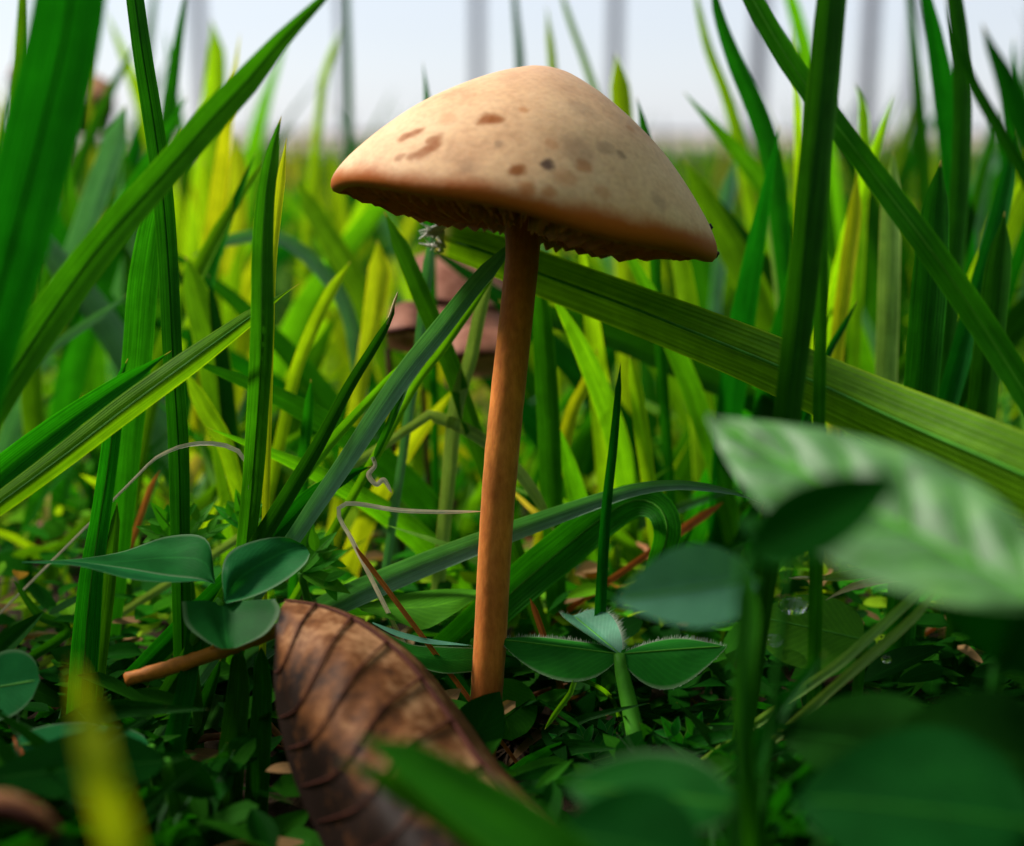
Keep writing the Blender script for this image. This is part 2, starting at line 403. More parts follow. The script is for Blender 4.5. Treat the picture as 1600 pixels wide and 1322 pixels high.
def stem_material():
    m, ns, ls = nodes('mushroom_stem')
    tc = N(ns, 'ShaderNodeTexCoord'); geo = N(ns, 'ShaderNodeNewGeometry')
    mp = N(ns, 'ShaderNodeMapping'); mp.inputs['Scale'].default_value = (1, 1, 0.3); ls.new(geo.outputs['Position'], mp.inputs[0])
    nf = noise(ns, ls, mp.outputs[0], 2600, 4, 0.65); nb = noise(ns, ls, geo.outputs['Position'], 260, 4)
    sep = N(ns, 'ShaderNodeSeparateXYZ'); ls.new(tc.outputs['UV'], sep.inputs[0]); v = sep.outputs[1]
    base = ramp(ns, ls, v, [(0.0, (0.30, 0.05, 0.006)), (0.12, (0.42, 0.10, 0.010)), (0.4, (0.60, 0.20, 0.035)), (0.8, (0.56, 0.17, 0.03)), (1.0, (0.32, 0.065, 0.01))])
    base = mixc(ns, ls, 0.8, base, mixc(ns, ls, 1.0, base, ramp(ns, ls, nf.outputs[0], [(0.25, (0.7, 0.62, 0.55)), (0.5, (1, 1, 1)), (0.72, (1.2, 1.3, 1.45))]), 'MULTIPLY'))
    base = mixc(ns, ls, 0.6, base, mixc(ns, ls, 1.0, base, ramp(ns, ls, nb.outputs[0], [(0.3, (0.6, 0.5, 0.5)), (0.7, (1.25, 1.3, 1.3))]), 'MULTIPLY'))
    pr = N(ns, 'ShaderNodeBsdfPrincipled'); ls.new(base, pr.inputs['Base Color'])
    pr.inputs['Roughness'].default_value = 0.6; pr.inputs['Specular IOR Level'].default_value = 0.12
    pr.inputs['Subsurface Weight'].default_value = 0.3; pr.inputs['Subsurface Scale'].default_value = 0.0008
    pr.inputs['Sheen Weight'].default_value = 0.15; pr.inputs['Sheen Roughness'].default_value = 0.4; pr.inputs['Sheen Tint'].default_value = (1, 0.85, 0.75, 1)
    bp = N(ns, 'ShaderNodeBump'); bp.inputs['Strength'].default_value = 0.4; bp.inputs['Distance'].default_value = 0.00012
    ls.new(nf.outputs[0], bp.inputs['Height']); ls.new(bp.outputs[0], pr.inputs['Normal'])
    out = N(ns, 'ShaderNodeOutputMaterial'); ls.new(pr.outputs[0], out.inputs[0])
    return m
CAPD = 103.0
def mushroom():
    # stem
    ctr = [(818, 330), (816, 400), (806, 500), (795, 600), (785, 700), (777, 800), (771, 900), (766, 1000), (759, 1100), (752, 1180)]
    wpx = [62, 53, 53, 54, 54, 53, 52, 52, 50, 46]
    pts = [P(x, y, CAPD+0.6) for x, y in ctr]
    rad = [w/2*CAPD/F for w in wpx]
    e = pts[-1]+(pts[-1]-pts[-2])*0.35; pts.append(Vector((e.x, e.y, -1.0))); rad.append(rad[-1]*1.15)
    foot = Vector((pts[-1].x, pts[-1].y, 0))
    root = empty('mushroom', foot)
    tag(root, 'slender mushroom with spotted tan conical cap on an orange brown stem', 'mushroom')
    v, f, u = tube_data(pts, rad, 60, 28)
    rr = random.Random(2)
    v = [p + Vector((rr.uniform(-.02, .02), rr.uniform(-.02, .02), 0)) for p in v]
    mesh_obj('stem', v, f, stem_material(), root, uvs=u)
    # cap, a turned profile round a tilted axis
    c0 = P(818, 344, CAPD)
    ray = (c0-CAM).normalized()
    up0 = (UP - ray*UP.dot(ray)).normalized(); rt0 = ray.cross(up0).normalized()
    a10 = math.radians(10)
    axis = (up0*math.cos(a10) + rt0*math.sin(a10))
    t5 = math.radians(2.7)
    axis = (axis*math.cos(t5) + ray*math.sin(t5)).normalized()
    xax = (rt0 - axis*rt0.dot(axis)).normalized(); yax = axis.cross(xax)
    R = Matrix((xax, yax, axis)).transposed()
    k = CAPD/F
    prof = [(0, 236), (22, 234.5), (45, 228), (90, 208), (143, 176), (195, 137), (240, 92), (275, 50), (292, 24), (299, 8), (300, -2), (297, -10), (288, -13), (275, -3), (240, 45), (180, 98), (100, 135), (26, 150)]
    pv = [Vector((r*k, z*k, 0)) for r, z in prof]
    nP, nS = 90, 160
    pr_, _ = resample(pv, [(0,)]*len(pv), nP)
    def deform(x, y, z, r):
        a = math.atan2(y, x); q = (r/(300*k))**2
        # lobed margin: the front-left lip is lifted, the right end droops
        dz = q*k*(8*math.cos(a+2.35)**2*(1 if math.cos(a+2.35) > 0 else 0) - 4*math.cos(a) + 4*math.sin(3*a+1.0) + 2.5*math.sin(7*a+.4))
        dr = 1 + 0.012*math.sin(2*a+1) + 0.008*math.sin(5*a+2)*q
        return x*dr, y*dr, z+dz
    V, Fc = [], []
    for i, p in enumerate(pr_):
        for s in range(nS):
            a = 2*math.pi*s/nS
            x, y, z = deform(p.x*math.cos(a), p.x*math.sin(a), p.y, p.x)
            V.append(Vector((x, y, z)))
    for i in range(nP):
        for s in range(nS):
            a = i*nS+s; b = i*nS+(s+1) % nS
            Fc.append((a, a+nS, b+nS, b))
    bv = BVHTree.FromPolygons([c0+R @ p for p in V], Fc)
    def hit(x, y):
        d = (P(x, y, 100)-CAM).normalized()
        h = bv.ray_cast(CAM, d)
        return h[0]
    spots = []
    BR, GR, OR = (0.22, 0.055, 0.001), (0.07, 0.035, 0.025), (0.36, 0.11, 0.02)
    for x, y, rp, s, c in [(632, 214, 11, .8, BR), (645, 209, 10, .8, BR), (655, 206, 7, .6, BR), (678, 216, 10, .8, BR), (676, 228, 12, .85, BR), (662, 238, 12, .8, BR), (645, 245, 9, .7, BR), (625, 246, 8, .6, BR),
                           (760, 185, 12, .9, BR), (773, 187, 11, .85, BR), (811, 264, 12, .9, BR), (822, 171, 8, .5, OR), (857, 260, 9, .9, GR), (857, 252, 6, .7, GR), (912, 259, 11, .6, OR), (781, 226, 8, .45, GR),
                           (971, 243, 8, .5, GR), (825, 296, 11, .7, OR), (858, 300, 10, .6, OR), (860, 225, 10, .35, OR), (948, 230, 14, .3, GR), (905, 235, 26, .28, GR), (910, 170, 22, .25, GR), (1030, 315, 16, .3, GR), (885, 278, 16, .4, OR), (700, 186, 14, .25, OR), (730, 262, 12, .2, GR),
                           (985, 200, 9, .35, OR), (940, 300, 12, .35, OR)]:
        h = hit(x, y)
        if h is None: continue
        lc = R.transposed() @ (h-c0)
        spots.append(((lc.x*MM, lc.y*MM, lc.z*MM), rp*1.12*k*MM, s, c))
    cap = bpy.data.objects.new('cap', bpy.data.meshes.new('cap'))
    cap.data.from_pydata([tuple(p*MM) for p in V], [], Fc); cap.data.shade_smooth(); cap.data.materials.append(cap_material(spots))
    link(cap, root)
    cap.matrix_local = Matrix.Translation((c0-foot)*MM) @ R.to_4x4()
    # gills: thin radial plates under the cap
    gm = plain('gill', (0.42, 0.10, 0.014), rough=0.7, var=0.5, scale=900, sss=0.2, sss_r=0.0005)
    for kind in range(4):
        me = bpy.data.meshes.new('gill')
        r0 = (30, 30, 130, 190)[kind]
        rs = [r0 + (292-r0)*i/14 for i in range(15)]
        vv, ff = [], []
        drop = (20, 28, 16, 14)[kind]
        for i, r in enumerate(rs):
            t = i/14
            zt = 145 - (r/290)**2*150
            zb = -4 - drop*math.sin(math.pi*min(1, (1-t)*1.02))**0.7*(0.8+0.2*math.sin(i*2.1+kind)) + (60*max(0, 1-(r-26)/60) if kind < 2 else (60*max(0, 1-(r-r0)/40)))
            zb = min(zb, zt-1)
            for yo in (-2.4, 2.4): vv += [(r*k*MM, yo*k*MM, zt*k*MM), (r*k*MM, yo*k*MM*0.4, zb*k*MM)]
        for i in range(14):
            a = i*4
            ff += [(a, a+1, a+5, a+4), (a+3, a+2, a+6, a+7), (a+1, a+3, a+7, a+5), (a+2, a, a+4, a+6)]
        ff += [(0, 2, 3, 1), (56, 57, 59, 58)]
        me.from_pydata(vv, [], ff); me.materials.append(gm)
        cnt = (28, 28, 56, 60)[kind]
        for i in range(cnt):
            g = bpy.data.objects.new('gill', me); link(g, cap)
            off = {0: 0, 1: 0.5, 2: 0.25, 3: 0.13}[kind]
            a = 2*math.pi*(i+off*(1 if kind < 2 else 1))/cnt + rr.uniform(-.015, .015)
            g.rotation_euler = (0, rr.uniform(-.012, .012), a)
            _, _, zz = deform(math.cos(a)*250*k, math.sin(a)*250*k, 0, 250*k)
            g.location = (0, 0, zz*MM); g.scale = (0.985, rr.uniform(.8, 1.3), rr.uniform(.94, 1.06))
    # soil crumbs clinging to the cap
    def crumb(p, r, label, seed):
        q = random.Random(seed); vv, ff = [], []
        for i in range(5):
            for s in range(7):
                th = math.pi*(i+0.5)/5; a = 2*math.pi*s/7
                w = r*q.uniform(.7, 1.2)
                vv.append(p+Vector((math.sin(th)*math.cos(a), math.sin(th)*math.sin(a), math.cos(th)))*w)
        for i in range(4):
            for s in range(7): a = i*7+s; b = i*7+(s+1) % 7; ff.append((a, a+7, b+7, b))
        ff.append(tuple(range(7))); ff.append(tuple(28+s for s in range(7))[::-1])
        tag(mesh_obj('soil_crumb', vv, ff, M_CRUMB, None, p), label, 'soil crumb', 'soil crumbs on the mushroom cap')
    for i, (x, y, r, lb) in enumerate([(534, 259, 0.33, 'single black soil crumb stuck on the upturned rim beside the forked brown blotch'),
                                    (1010, 213, 0.26, 'tiny black soil crumb on the cap shoulder, high above the drooping rim'),
                                    (1106, 357, 0.30, 'black soil crumb just above the drooping tip of the cap rim'),
                                    (1117, 397, 0.30, 'black soil crumb hanging under the drooping tip of the cap rim')]):
        p = bv.find_nearest(P(x, y, CAPD))[0]
        crumb(p, r, lb, i)
    return bv
mushroom()

# ------------------------------------------------------------------ single grass blades
BG = 'grass blades standing round the mushroom'
def blade(label, pts, mat, fold=0.25, ground_=True, n=44, name='grass_blade', cat='grass blade', group=BG, midrib=False, wave=3.0, face=None, across=4, dry=None, taper=0.07):
    pv = [P(p[0], p[1], p[2]) for p in pts]
    ex = [(p[3]*p[2]/F, p[4] if len(p) > 4 else 0.0) for p in pts]
    if ground_: pv, ex = to_ground(pv, ex)
    V, Fc, U = ribbon_data(pv, ex, n, fold, across, 0, face, wave, len(label), taper)
    og = pv[-1].copy()
    o = mesh_obj(name, V, Fc, G[mat], None, og, uvs=U)
    tag(o, label, cat, group)
    s = across+1
    if midrib:
        wd = max(0.05, max(e[0] for e in ex)*0.025)
        mid = [V[i*s+across//2]+(CAM-V[i*s+across//2]).normalized()*wd*.55 for i in range(n+1)]
        v, f, u = tube_data(mid[1:], [wd*0.5]+[wd]*(len(mid)-2), n-1, 6)
        mesh_obj('midrib', v, f, M_STALK if mat != 'dark' else M_DSTALK, o, uvs=u)
    if dry:
        tp = [V[i*s+across//2] for i in range(3)]
        d = (tp[0]-tp[2]).normalized(); w0 = ex[0][0]
        v, f, u = tube_data([tp[2]-d*0.05, tp[0], tp[0]+d*dry*0.6+Vector((0, 0, -.05)), tp[0]+d*dry], [w0*.30+.04, w0*.3+.06, w0*.2+.04, 0.03], 8, 6)
        mesh_obj('dry_tip', v, f, G['straw'], o, uvs=u)
    return o
# --- tall and slanting blades beside the mushroom
blade('very wide deep green grass blade leaning away from the others, cropped at its top', [(150, -260, 70, 60), (118, -60, 71, 104), (100, 60, 72, 108), (66, 200, 73, 112), (20, 380, 74, 108), (-40, 600, 76, 96)], 'dark', 0.16, midrib=True)
blade('dark upright grass blade with a pale edge crossing behind the long slanting blade', [(190, -120, 100, 14), (208, -20, 101, 27), (222, 80, 101, 29), (238, 180, 102, 31), (252, 280, 103, 32), (262, 400, 104, 31), (270, 560, 104, 30), (279, 700, 105, 32), (282, 850, 105, 30)], 'dark', 0.22, midrib=True)
blade('long green grass blade slanting across the upright dark blade up to the sky', [(590, -90, 84, 4), (500, 2, 85, 14), (440, 62, 86, 27), (388, 124, 86, 42), (330, 186, 87, 48), (250, 278, 88, 46), (170, 368, 88, 52), (90, 475, 88, 58), (0, 612, 88, 58), (-90, 760, 88, 52)], 'mid', 0.2, midrib=True)
blade('broad mid green grass blade rising from behind the paired slanting blades', [(284, 200, 106, 8), (262, 260, 107, 26), (240, 340, 108, 38), (224, 440, 109, 46), (214, 560, 110, 46), (200, 700, 112, 40)], 'mid', 0.15)
blade('bluish out of focus grass blade behind the very wide blade', [(196, 165, 150, 26), (176, 230, 150, 36), (148, 310, 150, 38), (116, 400, 150, 36), (80, 500, 150, 30)], 'blue', 0.1)
blade('thin bluish grass blade lying slanted behind the paired slanting blades', [(202, 458, 130, 8), (160, 490, 130, 14), (100, 530, 130, 14), (40, 580, 130, 12)], 'blue', 0.1)
blade('upright folded grass blade with bright edge and blunt pale tip between slanting blades', [(440, 181, 96.5, 4), (433, 205, 96.5, 17), (424, 250, 96.5, 24), (415, 310, 96.5, 29), (410, 400, 96.5, 34), (409, 520, 96.5, 36), (403, 640, 99, 34), (394, 760, 103, 32), (384, 860, 105, 30)], 'mid', 0.42, midrib=True)
blade('yellow grass blade hugging the back of the upright folded blade', [(448, 215, 106, 5), (440, 270, 106, 14), (430, 350, 106, 16), (424, 430, 106, 14), (420, 600, 106, 12)], 'yellow', 0.2)
blade('green slanting grass blade with broken tip above its longer bright edged twin', [(268, 548, 101, 5), (230, 574, 101, 18), (180, 606, 101, 28), (90, 668, 101, 40), (0, 738, 101, 46), (-90, 820, 101, 40)], 'mid', 0.3)
blade('long slanting grass blade with two bright yellow edges below its shorter twin', [(468, 443, 100.5, 4), (430, 468, 100.5, 10), (400, 489, 100, 22), (300, 562, 97, 38), (200, 635, 97, 42), (100, 712, 97, 38), (0, 786, 97, 34), (-90, 850, 97, 30)], 'light', -0.34, midrib=True)
blade('upright grass blade with blunt tip passing behind the paired slanting blades', [(200, 560, 104, 6), (190, 585, 104, 16), (180, 640, 104, 26), (170, 720, 104, 28), (155, 820, 104, 30), (143, 900, 103, 36), (134, 1000, 102, 42), (126, 1120, 101, 44)], 'mid', 0.25, midrib=True)
blade('short grass blade tip standing just behind the flat clover leaflet', [(183, 785, 104, 5), (181, 810, 104, 13), (176, 850, 104, 18), (168, 920, 104, 24)], 'mid', 0.2)
blade('dark narrow grass blade with white curled tip slanting beside the bluish one', [(617, 470, 103.5, 4), (613, 492, 103.5, 11), (585, 540, 103.5, 15), (545, 605, 103.5, 18), (500, 690, 103.5, 22), (455, 765, 103.5, 25), (415, 830, 103.5, 27)], 'dark', 0.3, dry=0.7)
blade('thin yellow green grass blade between the dark narrow and bluish slanting blades', [(650, 545, 109, 4), (600, 600, 109, 12), (540, 665, 109, 16), (480, 735, 109, 18), (430, 800, 109, 20)], 'light', 0.2)
blade('bluish grey grass blade slanting up behind the mushroom stem', [(806, 372, 108, 18), (785, 398, 107.5, 25), (740, 448, 107, 28), (690, 512, 106, 31), (640, 574, 105, 32), (590, 645, 104, 31), (540, 722, 103, 29), (490, 795, 102, 27), (458, 842, 102, 25)], 'blue', 0.22, midrib=False)
blade('lime grass blade edge following underneath the bluish slanting blade', [(776, 428, 111, 3), (730, 490, 111, 13), (690, 548, 111, 13), (650, 600, 111, 12), (600, 690, 111, 14), (560, 760, 111, 14)], 'light', 0.2)
blade('slim drooping grass blade under the bluish one, ending at a twisted straw', [(583, 722, 104, 6), (592, 700, 104, 10), (612, 655, 104, 12), (634, 600, 106, 12), (652, 545, 109.5, 8)], 'mid', 0.2, ground_=False)
blade('dark folded grass leaf drooping under the twisted straw', [(582, 728, 107, 6), (545, 742, 107, 20), (490, 775, 107, 30), (440, 825, 107, 34)], 'dark', 0.35)
blade('long arching grass blade with dry tip crossing behind the stem above the curled blade', [(1188, 786, 104, 4), (1150, 771, 104, 9), (1100, 761, 105, 13), (1050, 758, 106, 16), (990, 766, 107, 20), (900, 795, 108, 26), (800, 830, 108.5, 32), (700, 868, 109, 36), (600, 908, 109, 40), (500, 956, 109, 42)], 'blue', 0.45, n=48)
blade('broad grass blade arching over and curling back down behind the stem', [(1005, 912, 112, 22), (1032, 870, 110, 36), (1043, 828, 109, 44), (1028, 792, 110, 46), (990, 782, 111, 54), (940, 810, 111, 62), (880, 858, 111, 66), (820, 908, 111, 66), (760, 962, 111, 60)], 'mid', 0.12, n=52, midrib=True)
BR_ = blade('broad cut grass blade with torn white end lying across behind the stem', [(684, 370, 115, 46), (760, 394, 114.5, 62), (850, 430, 113.5, 70), (1000, 486, 110, 76), (1200, 566, 100, 88), (1400, 655, 92, 106), (1600, 742, 84, 128), (1800, 838, 79, 130)], 'light', -0.30, n=56, midrib=True, across=8, wave=1.5, taper=0)
def torn():
    rr = random.Random(4)
    for i in range(22):
        a = P(692+rr.uniform(-2, 4), 348+46*i/21, 114.6)
        L = rr.uniform(8, 32)
        b = P(688-L*.55, 350+36*i/21+rr.uniform(-9, 9), 114); c = P(684-L, 352+30*i/21+rr.uniform(-18, 16), 113.5)
        v, f, u = tube_data([a, b, c], [0.2, rr.uniform(.06, .16), 0.03], 6, 5)
        mesh_obj('torn_fibre', v, f, M_WHITE, BR_, uvs=u)
torn()
blade('blurred dull green grass blade lying parallel below the broad cut blade', [(780, 470, 132, 20), (850, 492, 132, 34), (950, 522, 132, 40), (1080, 580, 132, 40), (1200, 640, 132, 36)], 'dark', 0.15)
blade('tall stiff dark grass blade with white lit edge crossing over the broad cut blade', [(1318, -200, 87, 24), (1306, -60, 88, 42), (1297, 20, 88, 47), (1285, 150, 88, 50), (1266, 320, 88, 50), (1248, 500, 88.5, 47), (1230, 650, 89, 42), (1212, 790, 90, 38), (1196, 900, 91, 36)], 'dark', 0.3, n=40, midrib=True)
blade('narrow grass blade standing close behind the tall stiff dark blade', [(1279, 28, 91, 4), (1281, 80, 91, 12), (1284, 240, 91, 18), (1284, 420, 91, 20), (1280, 620, 92, 20), (1275, 900, 92, 22)], 'mid', 0.2)
blade('kinked grass blade with pale edge bent down behind the tall stiff blade', [(1120, -120, 93, 12), (1172, -10, 93, 30), (1222, 78, 93, 34), (1272, 150, 93, 34), (1320, 212, 92, 34), (1375, 285, 92, 38), (1450, 385, 91, 42), (1530, 500, 91, 44), (1620, 640, 90, 44)], 'mid', -0.3, n=44, midrib=True)
blade('slim dark grass blade with pale point upright in front of two yellow ones', [(970, 565, 107, 3), (966, 610, 107, 10), (958, 700, 107, 14), (947, 800, 107, 16), (938, 950, 107, 18)], 'dark', 0.3)
# --- softer blades behind
B2 = [
 ('yellow grass blade beside the kinked blade, behind it', [(1340, 268, 128, 10), (1334, 340, 128, 22), (1322, 430, 128, 24), (1308, 540, 128, 22), (1300, 700, 128, 20)], 'yellow'),
 ('bent lime grass tip hooking over above the kinked blade', [(1335, 130, 140, 8), (1348, 165, 140, 16), (1350, 230, 140, 18), (1345, 330, 140, 20)], 'lime'),
 ('stout pale whitish green grass stem standing behind the kinked blade', [(1396, 235, 124, 14), (1392, 330, 124, 32), (1388, 480, 124, 34), (1384, 620, 124, 34), (1378, 900, 124, 30)], 'pale'),
 ('soft green grass blade bending towards the tall stiff blade', [(1108, -60, 132, 8), (1122, 20, 132, 16), (1150, 100, 132, 26), (1185, 180, 132, 32), (1208, 260, 132, 32), (1225, 400, 132, 30)], 'mid'),
 ('faint lime grass blade rising beside the cap shoulder into the sky', [(1080, -40, 165, 6), (1105, 70, 165, 14), (1135, 150, 165, 18), (1160, 240, 165, 22), (1180, 360, 165, 22)], 'lime'),
 ('yellow green grass blade below the broad cut blade, upright', [(984, 555, 122, 8), (992, 600, 122, 20), (1004, 680, 122, 24), (1014, 760, 122, 22)], 'lime'),
 ('yellow grass blade leaning under the broad cut blade near the stem', [(934, 545, 126, 10), (915, 600, 126, 18), (895, 640, 126, 20), (875, 720, 126, 20)], 'yellow'),
 ('wide soft green grass blade just beyond the stem', [(842, 440, 120, 20), (850, 540, 120, 34), (858, 680, 120, 36), (864, 820, 120, 34)], 'mid'),
 ('pale yellow straw blade half hidden behind the stem above the brown leaf', [(772, 430, 118, 10), (752, 480, 118, 20), (735, 560, 118, 22), (712, 640, 118, 24), (700, 760, 118, 22)], 'pale'),
 ('slim pale bluish grass blade under the torn blade end', [(672, 362, 119, 14), (671, 400, 119, 18), (664, 460, 119, 18), (655, 540, 119, 16), (640, 640, 119, 14)], 'blue'),
 ('dark green grass blade slanting down in front of the brown leaf', [(600, 330, 118, 10), (628, 390, 118, 26), (662, 470, 118, 30), (700, 560, 118, 30), (735, 660, 118, 28)], 'mid'),
 ('bright yellow wide grass blade beneath the cap', [(590, 375, 135, 16), (592, 420, 135, 34), (586, 470, 135, 32), (570, 560, 135, 24)], 'yellow'),
 ('lime grass blade slanting between the folded blade and the cap', [(548, 408, 125, 8), (520, 450, 125, 18), (490, 510, 125, 20), (462, 580, 125, 18), (440, 680, 125, 18)], 'lime'),
 ('bright green grass blade slanting under the upturned cap rim', [(462, 280, 150, 12), (490, 330, 150, 30), (525, 390, 150, 36), (560, 450, 150, 36), (600, 560, 150, 30)], 'light'),
 ('grey blue grass blade arching low behind the folded blade', [(300, 400, 140, 10), (360, 375, 140, 18), (430, 370, 140, 20), (490, 410, 140, 22), (540, 480, 140, 22), (560, 580, 140, 20)], 'blue'),
 ('pale yellow grass blade arching low behind the stem', [(872, 842, 116, 12), (838, 775, 116, 18), (790, 715, 117, 20), (730, 672, 118, 20), (670, 650, 118, 18), (642, 668, 118, 14)], 'pale'),
 ('lime grass blade against the sky directly above the cap', [(854, 8, 170, 4), (858, 50, 170, 11), (863, 100, 170, 14), (868, 200, 170, 16), (870, 400, 170, 16)], 'lime'),
 ('faint green grass stalk against the sky above the cap top', [(800, -60, 190, 6), (806, 20, 190, 10), (812, 90, 190, 14), (815, 200, 190, 14)], 'dark'),
 ('pale leaning grass stalk against the sky above the cap', [(868, -40, 180, 6), (890, 30, 180, 10), (915, 100, 180, 12), (935, 170, 180, 14), (950, 300, 180, 14)], 'pale'),
 ('broad lime grass blade tip showing over the cap shoulder', [(962, 82, 155, 8), (966, 110, 155, 28), (972, 180, 155, 34), (975, 300, 155, 34)], 'lime'),
 ('dark grass tip poking over the cap shoulder beside the soil crumb', [(994, 150, 130, 4), (1003, 185, 130, 14), (1012, 240, 130, 18), (1018, 330, 130, 18)], 'mid'),
 ('thin grass tip against the sky above the forked brown blotch', [(660, 95, 140, 3), (666, 140, 140, 9), (670, 200, 140, 12), (672, 300, 140, 14)], 'mid'),
 ('dark thin grass stalk with a node against the sky beside the cap', [(540, -60, 210, 8), (543, 20, 210, 9), (545, 110, 210, 11), (546, 220, 210, 12)], 'dark'),
 ('thin lime grass blade leaning onto the dark stalk with a node', [(533, 40, 200, 4), (520, 80, 200, 12), (505, 130, 200, 14), (495, 220, 200, 14)], 'lime'),
 ('yellow green upright grass blade behind the folded blade', [(368, 205, 160, 12), (372, 270, 160, 26), (370, 350, 160, 28), (366, 450, 160, 26)], 'yellow'),
 ('yellow grass blade low behind the long slanting blade', [(318, 250, 150, 12), (322, 300, 150, 30), (328, 380, 150, 32), (332, 480, 150, 30)], 'lime'),
 ('tall green grass blade with lime edge near the sky behind the slanting blade', [(330, 30, 190, 10), (338, 80, 190, 26), (335, 140, 190, 34), (325, 220, 190, 36)], 'lime'),
 ('wide bright green grass blade in the gap behind the two slanting twins', [(290, 400, 128, 16), (310, 470, 128, 44), (330, 540, 128, 52), (345, 640, 128, 48)], 'light'),
 ('yellow leaning grass blade beside the wide bright green one', [(290, 580, 120, 14), (320, 640, 120, 28), (350, 690, 120, 26), (370, 760, 120, 22)], 'lime'),
 ('green grass blade with pale round tip near the pinkish straw', [(486, 592, 116, 8), (484, 620, 116, 14), (478, 680, 116, 18), (472, 760, 116, 20)], 'mid'),
 ('bright green grass blade bending beneath the drooping cap tip', [(1070, 250, 150, 10), (1100, 310, 150, 40), (1140, 380, 150, 46), (1180, 470, 150, 42)], 'light'),
 ('bluish grey grass tip behind the drooping cap tip', [(1150, 245, 160, 8), (1140, 290, 160, 24), (1130, 350, 160, 22), (1120, 450, 160, 20)], 'blue'),
 ('thin pale grass blade under the broad cut blade beside the mottled leaf', [(1195, 310, 135, 6), (1205, 370, 135, 12), (1215, 440, 135, 14), (1225, 560, 135, 14)], 'pale'),
]
for lb, pts, mt in B2:
    blade(lb, pts, mt, 0.18, group='soft grass blades behind the mushroom')
# --- dark blades at the shaded side
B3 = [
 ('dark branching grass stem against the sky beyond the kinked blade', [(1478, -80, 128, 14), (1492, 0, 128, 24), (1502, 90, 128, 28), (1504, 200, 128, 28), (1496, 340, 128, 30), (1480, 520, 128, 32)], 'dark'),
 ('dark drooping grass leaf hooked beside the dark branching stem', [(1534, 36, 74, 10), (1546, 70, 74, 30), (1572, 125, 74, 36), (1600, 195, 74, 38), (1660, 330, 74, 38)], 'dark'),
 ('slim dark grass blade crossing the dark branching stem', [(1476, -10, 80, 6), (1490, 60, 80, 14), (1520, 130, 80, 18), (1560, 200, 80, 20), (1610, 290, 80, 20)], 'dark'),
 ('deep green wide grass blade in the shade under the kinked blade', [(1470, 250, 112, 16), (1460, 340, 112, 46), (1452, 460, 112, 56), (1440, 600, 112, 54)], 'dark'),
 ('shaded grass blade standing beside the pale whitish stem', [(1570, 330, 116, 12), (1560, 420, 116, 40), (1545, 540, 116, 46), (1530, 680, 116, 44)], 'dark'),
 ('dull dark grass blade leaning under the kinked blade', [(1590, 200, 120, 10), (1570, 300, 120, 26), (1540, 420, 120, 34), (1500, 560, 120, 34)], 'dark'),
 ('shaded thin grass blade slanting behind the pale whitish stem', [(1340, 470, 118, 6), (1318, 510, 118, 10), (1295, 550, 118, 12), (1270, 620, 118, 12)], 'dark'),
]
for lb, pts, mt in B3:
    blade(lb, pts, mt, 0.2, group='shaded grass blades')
# --- blurred close blades at the bottom
blade('blurred yellow grass blade rising close to the lens over the dark clover', [(116, 1035, 46, 24), (135, 1110, 46, 50), (158, 1210, 45, 54), (190, 1330, 45, 56), (225, 1450, 44, 54)], 'yellow', 0.1, group=None)
blade('blurred green grass blade lying over the dead brown leaf', [(560, 1150, 61, 20), (640, 1188, 60, 58), (720, 1240, 59, 84), (810, 1300, 58, 100), (900, 1370, 57, 100)], 'mid', 0.12, group=None)
blade('blurred narrow green grass blade lower down on the dead brown leaf', [(530, 1190, 60, 18), (600, 1218, 60, 36), (700, 1275, 60, 50), (800, 1350, 60, 56)], 'mid', 0.12, group=None)
B4 = [
 ('dark grass stalk standing under the folded clover leaflet', [(300, 960, 97, 14), (302, 1000, 97, 24), (290, 1080, 96, 30), (268, 1180, 95, 34), (245, 1320, 94, 36)], 'dark'),
 ('dark wide grass stalk crossing below the orange twig', [(372, 1010, 98, 16), (372, 1080, 97, 36), (362, 1180, 96, 42), (352, 1322, 95, 42)], 'dark'),
 ('dark grass stalk between twig and dead leaf', [(408, 1010, 97, 14), (410, 1080, 97, 30), (404, 1190, 96, 36), (396, 1330, 95, 38)], 'dark'),
 ('dark slanting grass blade behind the stalks under the clover', [(345, 1030, 101, 8), (315, 1110, 101, 26), (280, 1190, 101, 30), (240, 1290, 101, 28)], 'dark'),
 ('green grass blade leaning in the shade behind the dead brown leaf', [(20, 905, 112, 6), (60, 960, 112, 14), (105, 985, 112, 16), (30, 1040, 112, 14)], 'mid'),
 ('dark grass stalk under the bluish blurred leaf', [(1165, 880, 72, 18), (1170, 960, 71, 34), (1162, 1060, 70, 34), (1165, 1180, 70, 32), (1180, 1330, 70, 30)], 'mid'),
 ('dark stem leaning in front of the wet leaf', [(1290, 1020, 76, 10), (1240, 1080, 75, 20), (1190, 1160, 74, 26), (1150, 1290, 73, 28)], 'dark'),
 ('slender green stalk below the hairy clover leaf, bending to the soil', [(1120, 1270, 88, 8), (1150, 1180, 88, 14), (1140, 1260, 88, 16), (1130, 1330, 88, 16)], 'mid'),
]
for lb, pts, mt in B4:
    blade(lb, pts, mt, 0.2, group='shaded stalks near the soil')
